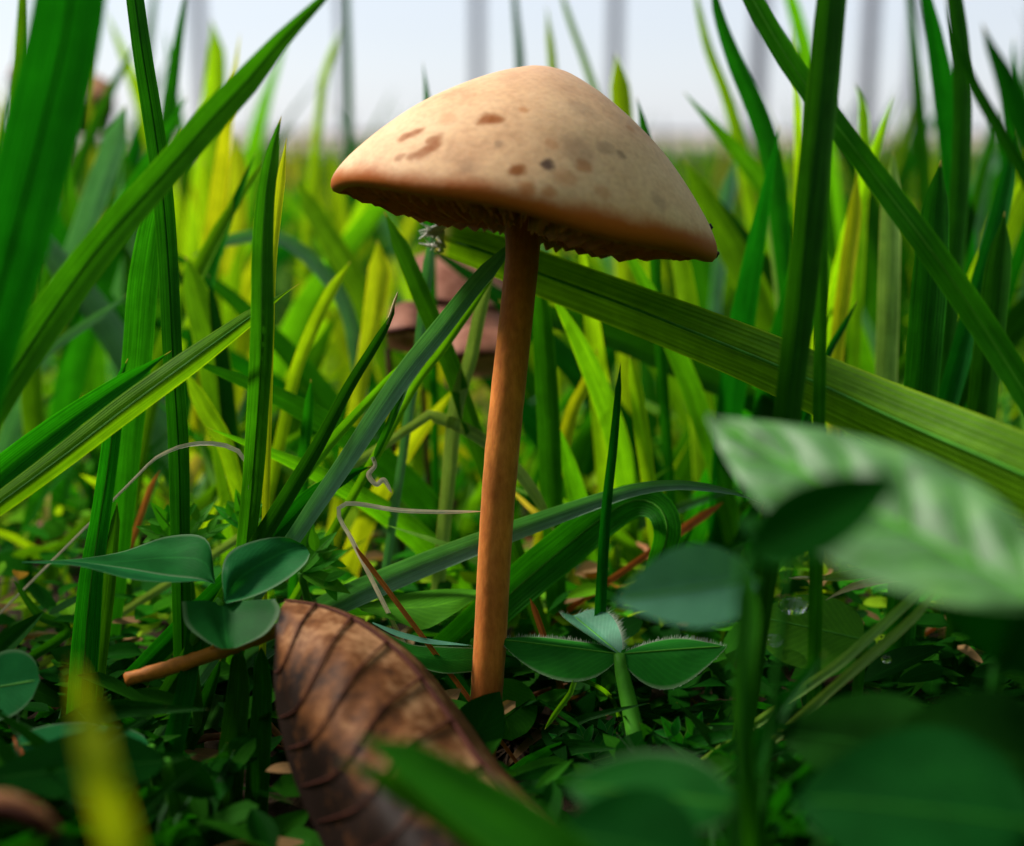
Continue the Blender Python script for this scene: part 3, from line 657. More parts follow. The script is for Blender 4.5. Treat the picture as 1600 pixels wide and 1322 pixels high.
# --- straws with dried tips
S_ = 'dry straws'
blade('green grass tip drying to pink straw above the wet leaf', [(1250, 903, 97, 5), (1275, 904, 97, 8), (1310, 901, 97, 14), (1380, 892, 97, 16), (1450, 888, 96, 18), (1540, 905, 94, 20)], 'pale', 0.3, group=S_, dry=0.8)
blade('withered grass tip lying on the wet leaf with drops', [(1290, 938, 97, 5), (1315, 924, 97, 9), (1350, 912, 97, 12), (1420, 905, 97, 12), (1500, 930, 96, 12)], 'straw', 0.3, group=S_)
blade('pale stiff grass blade slanting beside the wet leaf', [(1462, 905, 91, 8), (1420, 940, 91, 14), (1370, 985, 91, 15), (1320, 1030, 91, 15), (1262, 1072, 92, 14)], 'pale', 0.35, group=S_)
blade('second pale stiff grass blade slanting parallel in the shade beside the wet leaf', [(1468, 918, 90, 8), (1430, 962, 90, 13), (1375, 1012, 90, 15), (1330, 1050, 90, 15), (1298, 1078, 90.5, 14)], 'pale', 0.35, group=S_)
blade('short cut pale grass stub under the hairy clover leaf', [(851, 1140, 100, 8), (870, 1112, 100, 8), (890, 1085, 100, 8), (905, 1062, 101, 7)], 'light', 0.3, group=S_)
blade('thin white tendril of dead grass arching to the folded blade', [(388, 765, 103, 4), (388, 735, 103, 6), (374, 706, 103, 7), (335, 693, 103, 7), (285, 697, 104, 6), (240, 718, 105, 5), (214, 744, 106, 4)], 'white', 0.2, group=S_)
blade('white dead grass tendril with hooked end touching the stem', [(756, 799, 104.5, 5), (690, 800, 104, 6), (620, 797, 103.5, 7), (565, 788, 103, 7), (540, 787, 103, 7), (528, 797, 103, 7), (533, 815, 103, 6), (547, 838, 103.5, 6), (556, 856, 104, 7)], 'white', 0.2, group=S_, n=48)
blade('orange rusty stalk piece below the hooked white tendril', [(553, 848, 104, 5), (562, 864, 104, 8), (580, 888, 104, 8)], 'rust', 0.3, group=S_)
blade('twisted dry straw hanging at the slim drooping blade', [(612, 770, 104, 4), (600, 750, 104, 8), (588, 757, 104, 7), (576, 742, 104, 8), (586, 728, 104, 6), (582, 714, 104, 6)], 'white', 0.3, group=S_, ground_=False)
blade('rusty pinkish straw piece behind the white arching tendril', [(250, 735, 118, 5), (236, 760, 118, 9), (222, 800, 118, 10), (205, 850, 118, 10)], 'rust', 0.3, group=S_)
blade('brown stalk lying behind the curled broad blade', [(1130, 785, 122, 8), (1095, 808, 121, 14), (1060, 832, 120, 14), (1020, 860, 120, 10)], 'rust', 0.3, group=S_)
blade('reddish dry stalk piece beside the stem under the curled blade', [(828, 935, 108, 6), (836, 955, 108, 9), (848, 990, 108, 10)], 'rust', 0.3, group=S_)
blade('rusty stem at the edge of the dark clover', [(20, 1150, 88, 6), (40, 1200, 86, 12), (60, 1270, 84, 14), (95, 1340, 82, 14)], 'rust', 0.3, group=S_)

# ------------------------------------------------------------------ leaves
def leaflet_data(B, T, width, nrm, fold=15, curl=0.0, shape='obovate', ns=16, nv=4, ser=0.0, seed=0, wav=0.0):
    """folded leaflet from base B to tip T (mm); fold in degrees, each half raised"""
    ax = T-B; L = ax.length; a = ax/L
    n = (nrm - a*nrm.dot(a)).normalized(); s = a.cross(n)
    V, Fc, U = [], [], []
    cf, sf = math.cos(math.radians(fold)), math.sin(math.radians(fold))
    ph = seed*1.7
    for i in range(ns+1):
        t = i/ns
        if shape == 'obovate': w = (t**0.62)*max(0, 1-t**4.2)**0.5
        elif shape == 'round': w = math.sqrt(max(0, 1-(2*t-1)**2))
        else: w = math.sin(math.pi*t**0.8)**0.85
        w = max(w, 0.02)*width*0.5
        if ser: w *= 1+ser*(abs(((t*9) % 1)-0.5)-0.25)
        c = B + ax*t - n*(curl*L*(t-0.0)**2)
        for k in range(-nv, nv+1):
            v = k/nv
            q = c + s*(w*v*cf) + n*(w*abs(v)*sf) + n*(wav*width*math.sin(t*7+ph+v*2)*abs(v))
            V.append(q); U.append((0.5+0.5*v, t))
    S = 2*nv+1
    for i in range(ns):
        for k in range(S-1):
            x = i*S+k; Fc.append((x, x+1, x+1+S, x+S))
    return V, Fc, U
def edge_hairs(V, ns, nv, nrm, length, parent, step=1, seed=1):
    rr = random.Random(seed); S = 2*nv+1
    vv, ff = [], []
    for side in (0, S-1):
        for i in range(1, ns):
            for j in range(step):
                p = V[i*S+side].lerp(V[(i+1)*S+side], j/step); c = V[i*S+nv]
                d = ((p-c).normalized()*0.5 + nrm*0.8 + Vector((rr.uniform(-.3, .3), rr.uniform(-.3, .3), rr.uniform(-.2, .3)))).normalized()
                t = Vector((1, 0, 0)).cross(d).normalized()*0.018; t2 = d.cross(t)
                b = len(vv); L = length*rr.uniform(.6, 1.2)
                vv += [p+t, p-t*.5+t2, p-t*.5-t2, p+d*L]; ff += [(b, b+1, b+3), (b+1, b+2, b+3), (b+2, b, b+3)]
    o = mesh_obj('hairs', vv, ff, M_HAIR, parent, smooth=False); o['kind'] = 'stuff'
def add_leaflet(root, B, T, width, nrm, mat, fold=15, curl=0.0, shape='obovate', hairs=0, name='leaflet', rib=True, **kw):
    V, Fc, U = leaflet_data(B, T, width, nrm, fold, curl, shape, **kw)
    o = mesh_obj(name, V, Fc, CL[mat], root, uvs=U)
    ns, nv = kw.get('ns', 16), kw.get('nv', 4)
    if rib:
        S = 2*nv+1
        line = [V[i*S+nv] - nrm*0.02 for i in range(ns)]
        r = max(0.05, width*0.014)
        v, f, u = tube_data(line, [r*1.6]+[r]*(len(line)-2)+[r*.4], ns, 6)
        mesh_obj('vein', v, f, M_STALK if mat not in ('deep',) else M_DSTALK, o)
    if hairs: edge_hairs(V, ns, nv, nrm, hairs, o, 3, len(V))
    return o
def stalk(root, pts, r0, r1, mat=None, name='stalk'):
    v, f, u = tube_data(pts, [r0+(r1-r0)*i/(len(pts)-1) for i in range(len(pts))], 18, 8)
    return mesh_obj(name, v, f, mat or M_STALK, root, uvs=u)
TOCAM = Vector((0, -1, 0)); ZUP = Vector((0, 0, 1))
def nv_(x, y, z): return Vector((x, y, z)).normalized()

# trifoliate clover with a flat and two folded leaflets
def clover_a():
    c = P(346, 938, 97); foot = Vector((c.x-3.0, c.y+2, 0))
    root = empty('clover', foot); tag(root, 'three leaflet clover with bluish folded leaflets above the orange twig', 'clover', 'clover leaves')
    stalk(root, [foot-ZUP, foot+Vector((0.3, 0, 5)), P(300, 1010, 97.5), P(330, 960, 97), c], .5, .4)
    # flat leaflet seen on edge, its rear half raised
    rows = []
    edgeF = [(34, 879, 95), (120, 884, 94.5), (200, 904, 94.2), (262, 910, 94.5), (312, 908, 96), (334, 912, 97)]
    midl = [(34, 878, 95.5), (110, 877, 96.5), (190, 887, 97), (258, 899, 97.2), (310, 905, 97), (336, 912, 97.2)]
    edgeB = [(38, 877, 96), (112, 874, 98), (190, 862, 101), (262, 838, 103), (322, 842, 101), (336, 908, 97.4)]
    o = patch('leaflet', [edgeF, [tuple((a+b)/2 for a, b in zip(p, q)) for p, q in zip(edgeF, midl)], midl], CL['clover'], root, 8, 24)
    patch('leaflet_half', [midl, [tuple((a+b)/2+(0, 3, -.5)[k] for k, (a, b) in enumerate(zip(p, q))) for p, q in zip(midl, edgeB)], edgeB], CL['clover'], o, 10, 24)
    # upright folded leaflet: dark inner half and lighter outer half
    patch('leaflet', [[(350, 938, 96.8), (347, 890, 97.5), (362, 860, 99), (405, 843, 100), (446, 839, 100.5), (472, 850, 100.3)],
                      [(351, 940, 96.6), (360, 900, 97), (382, 878, 98.2), (418, 860, 99.5), (452, 850, 100.5), (475, 852, 100.5)],
                      [(352, 942, 96.4), (376, 920, 97.5), (404, 902, 98.2), (434, 883, 99.2), (460, 866, 100), (480, 858, 100.3)],
                      [(354, 943, 96.2), (390, 934, 96.4), (424, 920, 96.8), (456, 900, 97.5), (478, 880, 98.3), (484, 866, 99.2)]], CL['clover'], root, 16, 24)
    patch('leaflet', [[(284, 940, 94), (290, 975, 93), (318, 1000, 92.5), (345, 1014, 92.5)],
                      [(318, 938, 95.5), (325, 965, 94.5), (336, 990, 93.5), (350, 1014, 92.5)],
                      [(348, 942, 97), (350, 962, 96), (352, 988, 94.5), (356, 1014, 92.8)],
                      [(390, 938, 96), (395, 960, 95), (385, 985, 94), (364, 1013, 93)],
                      [(430, 936, 95), (437, 957, 94), (415, 990, 93), (370, 1012, 92.8)]], CL['clover'], root, 14, 20)
def patch(name, rows, mat, root, nu=14, nv=16, bulge=None, raw=False):
    R_ = [[(p if raw else P(*p)) for p in r] for r in rows]
    m = max(len(r) for r in R_)
    V, Fc, U = [], [], []
    for i in range(nu+1):
        tu = i/nu*(len(R_)-1)
        for j in range(nv+1):
            cols = [crom(r, j/nv*(len(r)-1)) for r in R_]
            V.append(crom(cols, tu)); U.append((i/nu, j/nv))
    S = nv+1
    for i in range(nu):
        for j in range(nv):
            a = i*S+j; Fc.append((a, a+1, a+1+S, a+S))
    o = mesh_obj(name, V, Fc, mat, root, uvs=U)
    return o
clover_a()
# hairy clover behind the stem foot
def clover_b():
    c = P(968, 1022, 101); foot = P(1002, 1215, 97); foot.z = 0
    root = empty('clover', foot); tag(root, 'hairy edged three leaflet clover beside the foot of the mushroom stem', 'clover', 'clover leaves')
    stalk(root, [foot-ZUP, P(998, 1180, 98), P(985, 1110, 99.5), P(972, 1050, 100.5), c], .85, .45)
    add_leaflet(root, c, P(782, 996, 103), 5.6, nv_(0, -0.35, 1), 'hairy', -28, 0.02, 'lance', hairs=.35, ns=24, wav=.02)
    add_leaflet(root, c, P(896, 962, 108), 6.0, nv_(.35, -0.75, .55), 'blue', 24, 0.0, 'obovate', hairs=.7, ns=24)
    add_leaflet(root, c, P(1135, 1006, 99), 5.8, nv_(0, -0.45, 1), 'hairy', -30, 0.03, 'lance', hairs=.35, ns=24, wav=.02)
clover_b()
def clover_c():
    c = P(742, 1000, 107); foot = P(735, 1120, 110); foot.z = 0
    root = empty('clover', foot); tag(root, 'bright green pointed leaf trio with hairy edges directly behind the stem', 'clover', 'clover leaves')
    stalk(root, [foot-ZUP, foot.lerp(c, .5)+Vector((.4, 0, 0)), c], .6, .4)
    patch('leaflet', [[(556, 948, 109), (610, 932, 109), (670, 922, 109.5), (720, 920, 110), (746, 922, 111)],
                      [(560, 950, 108), (612, 950, 107.5), (668, 948, 107), (715, 938, 107.5), (744, 928, 109)],
                      [(566, 955, 107.5), (618, 970, 106), (660, 984, 105.5), (705, 962, 106), (742, 936, 108)]], CL['fresh'], root, 10, 16)
    patch('leaflet', [[(582, 972, 104), (620, 985, 104), (665, 997, 104), (722, 1006, 104.5), (738, 1008, 105)],
                      [(582, 974, 103.5), (620, 994, 103), (670, 1006, 103), (716, 1008, 103.5), (738, 1010, 105)]], CL['blue'], root, 6, 16)
    patch('leaflet', [[(590, 982, 105.5), (640, 1006, 104.8), (690, 1010, 104.8), (740, 1012, 105.4)],
                      [(600, 990, 105), (645, 1035, 103), (690, 1052, 102.5), (738, 1050, 104)]], CL['hairy'], root, 8, 16)
    add_leaflet(root, P(778, 1060, 107), P(800, 1155, 104), 5.2, nv_(.3, -1, .3), 'fresh', 12, .05, 'round', seed=2)
clover_c()
# shaded clover leaves low down
def simple_leaf(name, label, cat, B, T, width, nrm, mat, fold, curl=0.05, shape='lance', group=None, foot=None, sr=.5, srk=None, **kw):
    f = foot if foot is not None else Vector((B.x, B.y+1, 0))
    root = empty(name, f); tag(root, label, cat, group)
    stalk(root, [f-ZUP, f.lerp(B, .5)+Vector((0, .6, .6)), B], sr, sr*.7, srk)
    add_leaflet(root, B, T, width, nrm, mat, fold, curl, shape, name='leaf', **kw)
    return root
simple_leaf('clover_leaf', 'dark rounded clover leaf behind the blurred yellow blade', 'clover leaf', P(235, 1168, 90), P(18, 1160, 88), 6.2, nv_(0, -.55, 1), 'clover', -24, .02, 'round', 'low clover leaves')
simple_leaf('clover_leaf', 'small bluish clover leaf below a thin leaning green stalk', 'clover leaf', P(-40, 1080, 94), P(62, 1062, 92), 5.0, nv_(.2, -.9, .7), 'clover', 6, 0, 'round', 'low clover leaves')
simple_leaf('clover_leaf', 'wide deep green clover leaf low under the dark rounded one', 'clover leaf', P(260, 1190, 84), P(-30, 1215, 80), 5.2, nv_(0, -.5, 1), 'deep', 10, .02, 'lance', 'low clover leaves')
simple_leaf('clover_leaf', 'wet rounded clover leaf carrying water drops', 'clover leaf', P(1350, 1000, 95), P(1188, 962, 98.5), 6.6, nv_(-.15, -.55, .8), 'fresh', -6, .03, 'round', 'low clover leaves')
# water drops on the wet leaf
M_WATER = None
def water():
    m, ns, ls = nodes('water')
    pr = N(ns, 'ShaderNodeBsdfPrincipled'); pr.inputs['Transmission Weight'].default_value = 1; pr.inputs['Roughness'].default_value = 0.0; pr.inputs['IOR'].default_value = 1.33
    out = N(ns, 'ShaderNodeOutputMaterial'); ls.new(pr.outputs[0], out.inputs[0]); return m
M_WATER = water()
def drop(p, r, label, fl=.75):
    V, Fc = [], []
    n, s = 10, 16
    V.append(p+Vector((0, 0, r*fl)))
    for i in range(1, n):
        th = math.pi*i/n
        for k in range(s):
            a = 2*math.pi*k/s; V.append(p+Vector((math.sin(th)*math.cos(a)*r, math.sin(th)*math.sin(a)*r*.9, math.cos(th)*r*fl)))
    V.append(p-Vector((0, 0, r*fl)))
    for k in range(s): Fc.append((0, 1+k, 1+(k+1) % s))
    for i in range(n-2):
        for k in range(s): a = 1+i*s+k; b = 1+i*s+(k+1) % s; Fc.append((a, a+s, b+s, b))
    e = len(V)-1
    for k in range(s): Fc.append((e, e-s+(k+1) % s, e-s+k))
    tag(mesh_obj('water_drop', V, Fc, M_WATER, None, p), label, 'water drop', 'water drops')
drop(P(1240, 946, 96.4), 1.15, 'large clear water drop on the upper part of the wet leaf', .55)
drop(P(1210, 1000, 95.8), .75, 'small bright water drop hanging at the lower edge of the wet leaf', .6)
drop(P(1385, 1030, 94.5), .35, 'tiny water drop by the two parallel pale blades', .8)
# big soft leaves close to the lens
def mottled():
    tip, base = P(1112, 676, 72), P(1650, 945, 55)
    foot = Vector((base.x+3, base.y, 0))
    root = empty('dock_leaf', foot); tag(root, 'large pale mottled leaf with quilted veins, out of focus beside the broad blade', 'leaf')
    stalk(root, [foot-ZUP, foot+Vector((1, 0, 8)), base], .9, .7)
    V, Fc, U = leaflet_data(base, tip, 7.9, nv_(-.12, -.62, .78), 8, -.05, 'lance', ns=40, nv=10)
    S = 21
    ax = (tip-base).normalized()
    for i in range(41):
        for k in range(S):
            v = abs(k-10)/10; t = i/40
            V[i*S+k] = V[i*S+k] + nv_(-.12, -.62, .78)*(0.42*abs(math.sin(math.pi*(t*6.0-v*1.3)))*min(1, v*4)*(1-v**4) - 0.12)
    o = mesh_obj('leaf', V, Fc, CL['pale'], root, uvs=U)
    line = [V[i*S+10] for i in range(0, 40)]
    v, f, u = tube_data(line, [.3]+[.16]*38+[.05], 30, 6); mesh_obj('midrib', v, f, M_STALK, o)
    for side in (-1, 1):
        for q in range(6):
            t0 = q/6.0+0.03
            ln = []
            for j in range(6):
                vv_ = j/5*0.92; t = t0+vv_*1.3/6.0
                if t > .97: break
                ln.append(V[int(t*40)*S+10+side*int(round(vv_*10))] - nv_(-.12, -.62, .78)*.05)
            if len(ln) > 2:
                v, f, u = tube_data(ln, [.11]*(len(ln)-1)+[.04], 8, 5); mesh_obj('vein', v, f, M_STALK, o)
mottled()
simple_leaf('leaf', 'deep green blurred leaf in front of the mottled leaf', 'leaf', P(1165, 870, 53), P(1405, 742, 53), 3.1, nv_(-.35, -.7, .35), 'deep', 14, .04, 'lance', 'soft leaves close to the soil', foot=Vector((P(1180, 1100, 55).x, P(1180, 1100, 55).y, 0)), sr=.38, srk=M_DSTALK)
simple_leaf('leaf', 'bluish blurred oval leaf between the hairy clover and the mottled leaf', 'leaf', P(1185, 905, 74), P(962, 935, 72), 4.9, nv_(.05, -.75, .6), 'blue', 10, .05, 'lance', 'soft leaves close to the soil', foot=Vector((P(1175, 1100, 71).x, P(1175, 1100, 71).y, 0)), sr=.4, srk=M_DSTALK)
simple_leaf('leaf', 'small pale blue blurred leaf tip above the bluish oval leaf', 'leaf', P(1235, 870, 68), P(1160, 812, 67), 2.6, nv_(-.3, -.6, .8), 'blue', 8, .05, 'lance', 'soft leaves close to the soil', foot=Vector((P(1190, 1100, 68).x, P(1190, 1100, 68).y, 0)), sr=.3, srk=M_DSTALK)
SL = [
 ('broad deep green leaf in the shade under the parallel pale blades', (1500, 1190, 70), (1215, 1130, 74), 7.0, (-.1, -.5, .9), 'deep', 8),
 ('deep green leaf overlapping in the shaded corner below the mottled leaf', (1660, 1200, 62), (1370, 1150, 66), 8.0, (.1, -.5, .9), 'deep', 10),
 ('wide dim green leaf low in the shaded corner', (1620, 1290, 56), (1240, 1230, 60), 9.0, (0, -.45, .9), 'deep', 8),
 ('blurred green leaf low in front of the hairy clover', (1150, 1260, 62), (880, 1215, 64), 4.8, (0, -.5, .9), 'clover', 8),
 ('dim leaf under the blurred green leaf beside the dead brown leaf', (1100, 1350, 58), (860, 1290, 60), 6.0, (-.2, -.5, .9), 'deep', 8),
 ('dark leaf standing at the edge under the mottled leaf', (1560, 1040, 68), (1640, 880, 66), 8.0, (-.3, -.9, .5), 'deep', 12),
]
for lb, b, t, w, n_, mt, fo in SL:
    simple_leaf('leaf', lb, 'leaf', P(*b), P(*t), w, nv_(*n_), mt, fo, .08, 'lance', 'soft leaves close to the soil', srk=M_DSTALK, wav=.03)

# finely cut fresh leaves
def cut_leaf(label, c, spread, lobes, size, nrm, mat='fresh', seed=1):
    rr = random.Random(seed)
    foot = Vector((c.x+rr.uniform(-1, 1), c.y+2, 0))
    root = empty('cut_leaf', foot); tag(root, label, 'leaf', 'finely cut leaves')
    stalk(root, [foot-ZUP, foot.lerp(c, .5)+Vector((.5, .3, 0)), c], .45, .3)
    for a in lobes:
        ar = math.radians(a)
        d = RT*math.cos(ar) + UP*math.sin(ar) + FW*rr.uniform(-.3, .4)
        T = c + d.normalized()*size*rr.uniform(.8, 1.15)
        o = add_leaflet(root, c, T, size*.34, nrm+Vector((rr.uniform(-.3, .3), 0, rr.uniform(-.2, .2))), mat, 12, rr.uniform(-.1, .2), 'lance', ns=10, nv=3, name='lobe', seed=seed)
        for sgn in (-1, 1):
            b2 = c.lerp(T, .5); d2 = d*.8 + (UP*math.cos(ar)-RT*math.sin(ar))*sgn*.7
            V, Fc, U = leaflet_data(b2, b2+d2.normalized()*size*.42, size*.2, nrm, 10, .1, 'lance', 8, 2)
            mesh_obj('tooth', V, Fc, CL[mat], o, uvs=U)
cut_leaf('light green toothed leaf fan behind the folded clover leaflets', P(288, 850, 110), 0, [25, 62, 92, 128, 160], 3.9, nv_(-.1, -.6, .7), seed=1)
cut_leaf('light green finely cut leaf below the hooked white tendril', P(470, 895, 108), 0, [5, 28, 55, 80, -15], 4.6, nv_(.1, -.5, .8), seed=2)
cut_leaf('second light green cut leaf at the foot of the upright folded blade', P(385, 830, 110), 0, [40, 75, 105, 140], 3.3, nv_(.1, -.5, .8), seed=3)
cut_leaf('low bright cut leaf on the soil past the hairy clover stalk', P(925, 1190, 100), 0, [20, 60, 110, 150], 3.6, nv_(0, -.5, .8), 'hairy', seed=4)
cut_leaf('dim cut leaf in front of the soil under the hairy clover', P(1070, 1180, 97), 0, [20, 70, 120, 165], 3.6, nv_(0, -.5, .8), 'hairy', seed=5)

# ------------------------------------------------------------------ dead leaves and twig
def dead_material(name, dark, mid, light, rough=0.6, decay_shade=0.0):
    m, ns, ls = nodes(name)
    geo = N(ns, 'ShaderNodeNewGeometry'); tc = N(ns, 'ShaderNodeTexCoord')
    nb = noise(ns, ls, geo.outputs['Position'], 210, 6, 0.68); nf = noise(ns, ls, geo.outputs['Position'], 1500, 4, 0.65)
    f = math_(ns, ls, 'ADD', math_(ns, ls, 'MULTIPLY', nb.outputs[0], .8), math_(ns, ls, 'MULTIPLY', nf.outputs[0], .25))
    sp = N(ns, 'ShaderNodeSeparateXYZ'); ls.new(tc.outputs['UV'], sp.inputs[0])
    f = math_(ns, ls, 'SUBTRACT', f, math_(ns, ls, 'MULTIPLY', sp.outputs[0], decay_shade))  # darkens towards the free edge: decay of the leaf and painted-in shade
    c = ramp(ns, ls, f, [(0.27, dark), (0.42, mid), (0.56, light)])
    pr = N(ns, 'ShaderNodeBsdfPrincipled'); ls.new(c, pr.inputs['Base Color']); pr.inputs['Roughness'].default_value = rough
    pr.inputs['Specular IOR Level'].default_value = 0.07
    bp = N(ns, 'ShaderNodeBump'); bp.inputs['Strength'].default_value = .5; bp.inputs['Distance'].default_value = .00015
    ls.new(f, bp.inputs['Height']); ls.new(bp.outputs[0], pr.inputs['Normal'])
    tr = N(ns, 'ShaderNodeBsdfTranslucent'); ls.new(c, tr.inputs[0])
    mx = N(ns, 'ShaderNodeMixShader'); mx.inputs[0].default_value = .12; ls.new(pr.outputs[0], mx.inputs[1]); ls.new(tr.outputs[0], mx.inputs[2])
    out = N(ns, 'ShaderNodeOutputMaterial'); ls.new(mx.outputs[0], out.inputs[0]); return m
M_DEAD = dead_material('dead_leaf', (0.015, 0.008, 0.006), (0.15, 0.055, 0.018), (0.42, 0.22, 0.105), decay_shade=0.36)
M_DEADR = dead_material('dead_leaf_red', (0.045, 0.014, 0.010), (0.17, 0.06, 0.035), (0.30, 0.13, 0.085))
M_VEIN = plain('dead_vein', (0.06, 0.018, 0.012), rough=.7, spec=.06, var=.5)
def dead_leaf():
    foot = Vector((P(800, 1322, 66).x, P(800, 1322, 66).y, 0))
    root = empty('dead_leaf', foot); tag(root, 'curled dead brown leaf with dark veins standing beside the stem foot', 'dead leaf')
    # midrib points (upper tip to base) and matching free edge
    mid = [(446, 938, 93), (505, 948, 91.5), (565, 975, 89.5), (632, 1028, 87), (692, 1105, 84), (752, 1192, 80.5), (820, 1262, 76.5), (885, 1330, 72)]
    e1 = [(440, 950, 91.5), (480, 985, 88), (530, 1022, 85), (580, 1085, 82), (625, 1155, 79), (680, 1240, 75), (745, 1310, 71), (830, 1380, 67)]
    e2 = [(432, 985, 90), (448, 1060, 86.5), (480, 1120, 83), (520, 1185, 79.5), (565, 1250, 76), (615, 1320, 72), (680, 1390, 68), (770, 1440, 64)]
    e3 = [(430, 1000, 91.5), (428, 1075, 90), (440, 1150, 88), (460, 1220, 86), (490, 1290, 83), (530, 1370, 79), (600, 1450, 74), (700, 1500, 68)]
    rows = [mid, e1, e2, e3]
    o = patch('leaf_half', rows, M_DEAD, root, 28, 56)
    # small ripple across the lamina between veins
    me = o.data; S = 57
    for i in range(29):
        for j in range(57):
            vtx = me.vertices[i*S+j]; t = j/56*8; w = math.sin(math.pi*i/28)
            vtx.co += Vector((0, -1, .3))*MM*0.35*w*abs(math.sin(math.pi*(t-0.25*i/28*3)))
    back = [(p[0]+6+5*k, p[1]-2+1.5*k, p[2]+3.5+.3*k) for k, p in enumerate(mid)]
    back2 = [(p[0]+8+8*k, p[1]+10+5*k, p[2]+8+.2*k) for k, p in enumerate(mid)]
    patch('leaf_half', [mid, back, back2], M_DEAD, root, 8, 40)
    pm = [P(*p)+Vector((0, -.15, .05)) for p in mid]
    v, f, u = tube_data(pm, [.08, .13, .17, .2, .22, .25, .28, .3], 50, 8); mesh_obj('midrib', v, f, M_VEIN, root)
    R_ = [[P(*p) for p in r] for r in rows]
    for q, t0 in enumerate([0.8, 1.75, 2.6, 3.45, 4.25, 5.05, 5.9]):
        ln = []
        for j in range(9):
            s_ = j/8*2.9; t = min(6.99, t0+0.32*j/8*2.4*(0.35 if q < 2 else 1)*(-.35))
            cols = [crom(r, max(0, t)) for r in R_]
            ln.append(crom(cols, s_)+Vector((0, -.42*math.sin(math.pi*s_/3)-.12, .15)))
        v, f, u = tube_data(ln, [.12]+[.075]*7+[.03], 20, 6); mesh_obj('vein', v, f, M_VEIN, root)
dead_leaf()
def twig():
    p = [P(198, 1062, 96.5), P(260, 1045, 96.5), P(330, 1022, 96.5), P(395, 1000, 95.5), P(445, 980, 95), P(500, 968, 97)]
    og = Vector((p[0].x, p[0].y, p[0].z))
    v, f, u = tube_data(p, [.52, .56, .54, .5, .45, .4], 40, 10)
    rr = random.Random(5); v = [q+Vector((rr.uniform(-.05, .05), rr.uniform(-.05, .05), rr.uniform(-.05, .05))) for q in v]
    o = mesh_obj('twig', v, f, M_TWIG, None, og)
    tag(o, 'short orange brown twig lying under the clover against the dead leaf', 'twig')
    v, f, u = tube_data([p[2]+Vector((0, 0, .2)), p[2]+Vector((.5, -.3, .9))], [.3, .22], 4, 7); mesh_obj('bud_scar', v, f, M_TWIG, o)
twig()
def bg_dead(label, rows, mat, group='dead leaves in the lawn'):
    R_ = [[P(*p) for p in r] for r in rows]
    og = R_[-1][len(R_[-1])//2].copy(); og.z = 0
    root = empty('dead_leaf', og); tag(root, label, 'dead leaf', group)
    o = patch('leaf_half', rows, mat, root, 12, 16)
    mid = R_[len(R_)//2]
    v, f, u = tube_data([m + Vector((0, -.2, .1)) for m in mid], [.35]*(len(mid)-1)+[.1], 12, 6); mesh_obj('midrib', v, f, M_VEIN, root)
    e = R_[-1][0]; v, f, u = tube_data([e, e.lerp(Vector((e.x, e.y, 0)), .5)+Vector((.6, 0, 0)), Vector((e.x+1, e.y, -.5))], [.3, .3, .3], 6, 6); mesh_obj('leaf_stalk', v, f, M_VEIN, root)
bg_dead('pinkish brown dead leaf curled under the torn blade end', [[(648, 400, 150), (700, 385, 152), (760, 395, 154), (800, 420, 155)], [(645, 440, 146), (700, 430, 146), (760, 440, 148), (800, 460, 150)], [(650, 468, 142), (700, 474, 142), (760, 480, 144), (800, 490, 146)], [(655, 496, 140), (712, 506, 139), (765, 512, 141), (806, 516, 143)]], M_DEADR)
bg_dead('small reddish dead leaf half hidden behind slanting blades', [[(610, 480, 140), (640, 470, 141), (670, 480, 142)], [(604, 520, 137), (640, 515, 136), (668, 520, 138)], [(606, 545, 138), (640, 552, 138), (664, 548, 140)]], M_DEADR)
bg_dead('dark reddish dead leaf low behind the stem', [[(700, 520, 152), (740, 505, 152), (790, 510, 152)], [(690, 560, 148), (740, 552, 147), (795, 555, 148)], [(700, 590, 150), (740, 592, 150), (790, 585, 151)]], M_DEADR)
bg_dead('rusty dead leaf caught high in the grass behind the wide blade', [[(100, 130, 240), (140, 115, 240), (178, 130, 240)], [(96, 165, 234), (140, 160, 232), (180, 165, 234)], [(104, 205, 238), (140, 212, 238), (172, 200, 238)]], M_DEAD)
bg_dead('small orange dead leaf caught in grass by the sky edge', [[(16, 105, 260), (32, 100, 260), (46, 108, 260)], [(14, 122, 257), (32, 120, 256), (46, 124, 257)], [(18, 140, 258), (32, 142, 258), (44, 138, 258)]], M_DEADR)
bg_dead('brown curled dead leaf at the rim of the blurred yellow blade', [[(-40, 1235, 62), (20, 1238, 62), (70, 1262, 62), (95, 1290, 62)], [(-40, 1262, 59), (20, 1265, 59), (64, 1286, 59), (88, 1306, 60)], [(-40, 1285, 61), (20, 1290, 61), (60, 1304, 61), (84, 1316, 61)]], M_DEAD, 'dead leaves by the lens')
bg_dead('pale brown dead leaf scrap under the flat clover leaflet', [[(50, 820, 150), (80, 810, 150), (110, 822, 150)], [(46, 838, 147), (80, 832, 146), (112, 840, 147)], [(52, 852, 148), (80, 856, 148), (108, 850, 148)]], M_DEADR)

